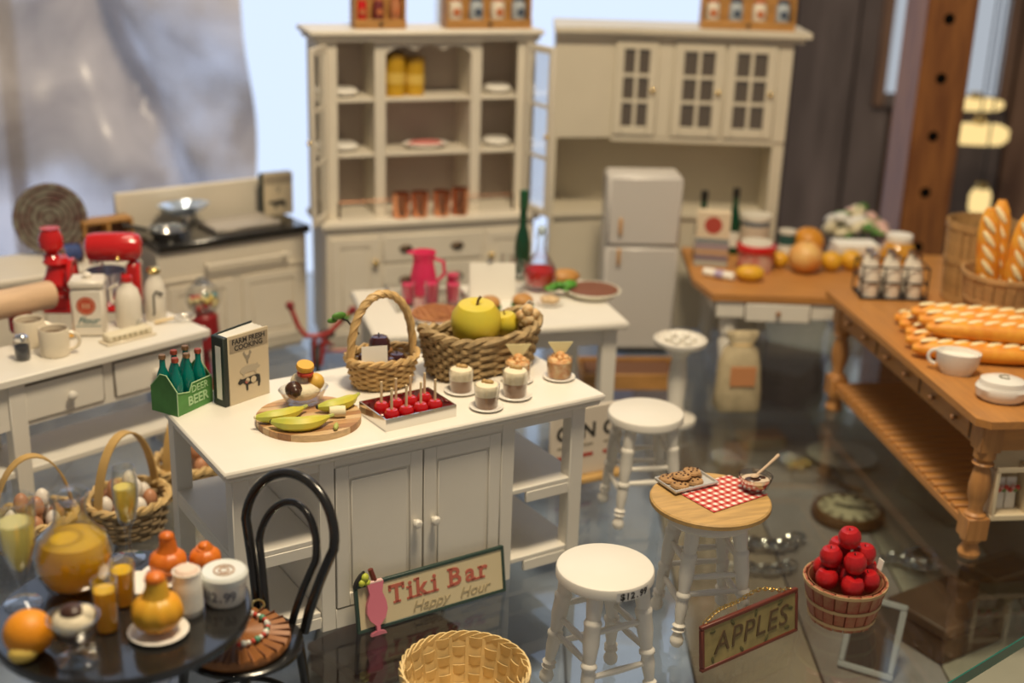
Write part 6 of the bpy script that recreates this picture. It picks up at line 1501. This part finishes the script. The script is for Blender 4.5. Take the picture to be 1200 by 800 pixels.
for px, py, lb, m_ in ((850, 545, 'cluster of silver beads behind the cookie stool below the glass', SILVER), (930, 548, 'cluster of brass and silver beads beyond the mixing bowl below the glass', GOLD)):
    t = thing('bead_brooch', lb, 'brooch', low(px, py))
    for k in range(14): part('bead', MB().ball((.09 * math.cos(k * 2.4) * math.sqrt(k / 14), .09 * math.sin(k * 2.4) * math.sqrt(k / 14), .034 + .02 * (k % 3 == 0)), .032, 10, 8), m_ if k % 3 else SILVER, t)
t = thing('bent_cord', 'thin brown cord curling from the brass beads below the glass', 'cord', low(955, 552)); part('cord', MB().tube([(0, 0, .014), (.06, -.04, .014), (.10, -.16, .014), (.16, -.26, .014), (.23, -.30, .014)], .013, 8), mat('brown_cord', (.30, .18, .10), .6), t)
t = thing('saucer', 'pale round saucer with a grey motif below the glass', 'saucer', low(986, 538)); part('dish', MB().lathe([(0, 0), (.13, 0), (.22, .03), (.225, .036), (.13, .012), (0, .012)], 36), mat('pale_dish', (.66, .62, .50), .3), t); part('motif', MB().at((.02, .02, .0125)).prism(circ(.07, 16), 0, .004), mat('grey_motif', (.35, .34, .28), .5), t)
t = thing('trinket_box', 'pink and orange striped trinket packet below the glass', 'box', low(890, 520), R(12)); part('packet', MB().box(-.15, .15, -.09, .09, 0, .07, .01), mat('tan_packet', (.42, .30, .18), .6), t)
for k in range(4): part('stripe', MB().box(-.15, .15, -.085 + .045 * k, -.085 + .045 * k + .026, .07, .074), mat('salmon_stripe', (.62, .32, .20), .6), t)
for i, (px, py, w_, d_, h_, cc_, lb) in enumerate(((1120, 590, .5, .5, .2, (.46, .42, .32), 'pale linen-covered box below the glass under the oak table'), (1105, 745, .45, .35, .2, (.14, .08, .05), 'dark brown box standing in for a brown reflection near the glass edge'),
                                   (450, 775, .6, .35, .15, (.15, .045, .03), 'dark red wooden tray below the glass by the bamboo basket'), (905, 455, .6, .6, .25, (.22, .15, .09), 'brown box standing in for a brown reflection behind the flour sack'))):
    t = thing('added_box', lb, 'box', low(px, py), R(20 + 13 * i)); m_ = mat('lower_box_%d' % i, cc_, .55, var=.3, vscale=4)  # brown boxes added in place of brown reflections in the glass
    part('box_body', MB().box(-w_ / 2, w_ / 2, -d_ / 2, d_ / 2, 0, h_ * .7, .01), m_, t); part('lid', MB().box(-w_ / 2 - .01, w_ / 2 + .01, -d_ / 2 - .01, d_ / 2 + .01, h_ * .7 + .001, h_, .012), m_, t)
# flowers behind the corner table
fv = thing('flower_vase', 'glass vase of cream and pink flowers before the post', 'vase', onY(1010, 262, 9.1), 0)
fv.location = Vector((onY(1003, 262, 8.66).x, 8.66, 0.001))
part('vase', MB().lathe([(0, 0), (.10, 0), (.13, .1), (.09, .3), (.07, .55), (.10, .62), (.095, .62), (.065, .55), (.08, .3), (0, .02)], 22), GLASS, fv)
rnd = random.Random(3)
FLW = [mat('cream_petal', (.70, .62, .42), .6), mat('pink_petal', (.66, .42, .36), .6), mat('white_petal', (.74, .72, .66), .6), mat('leaf_green', (.08, .22, .03), .5), mat('pale_leaf', (.25, .40, .15), .6)]
for k in range(30):
    a_ = k * 2.4; rr = .21 * math.sqrt(k / 30); c_ = (rr * math.cos(a_), rr * math.sin(a_) * .6, .86 - 1.8 * rr * rr - .12 * rnd.random())
    part('bloom' if k % 5 < 3 else 'leaf', MB().at(c_, rz=a_, rx=rnd.random()).ball((0, 0, 0), .055 if k % 5 < 3 else .07, 10, 6, (1, 1, .7) if k % 5 < 3 else (1.3, .5, .2)), FLW[k % 5], fv)
    if k % 2 == 0: part('stem', MB().tube([(0, 0, .35), c_], .006, 5), FLW[3], fv)
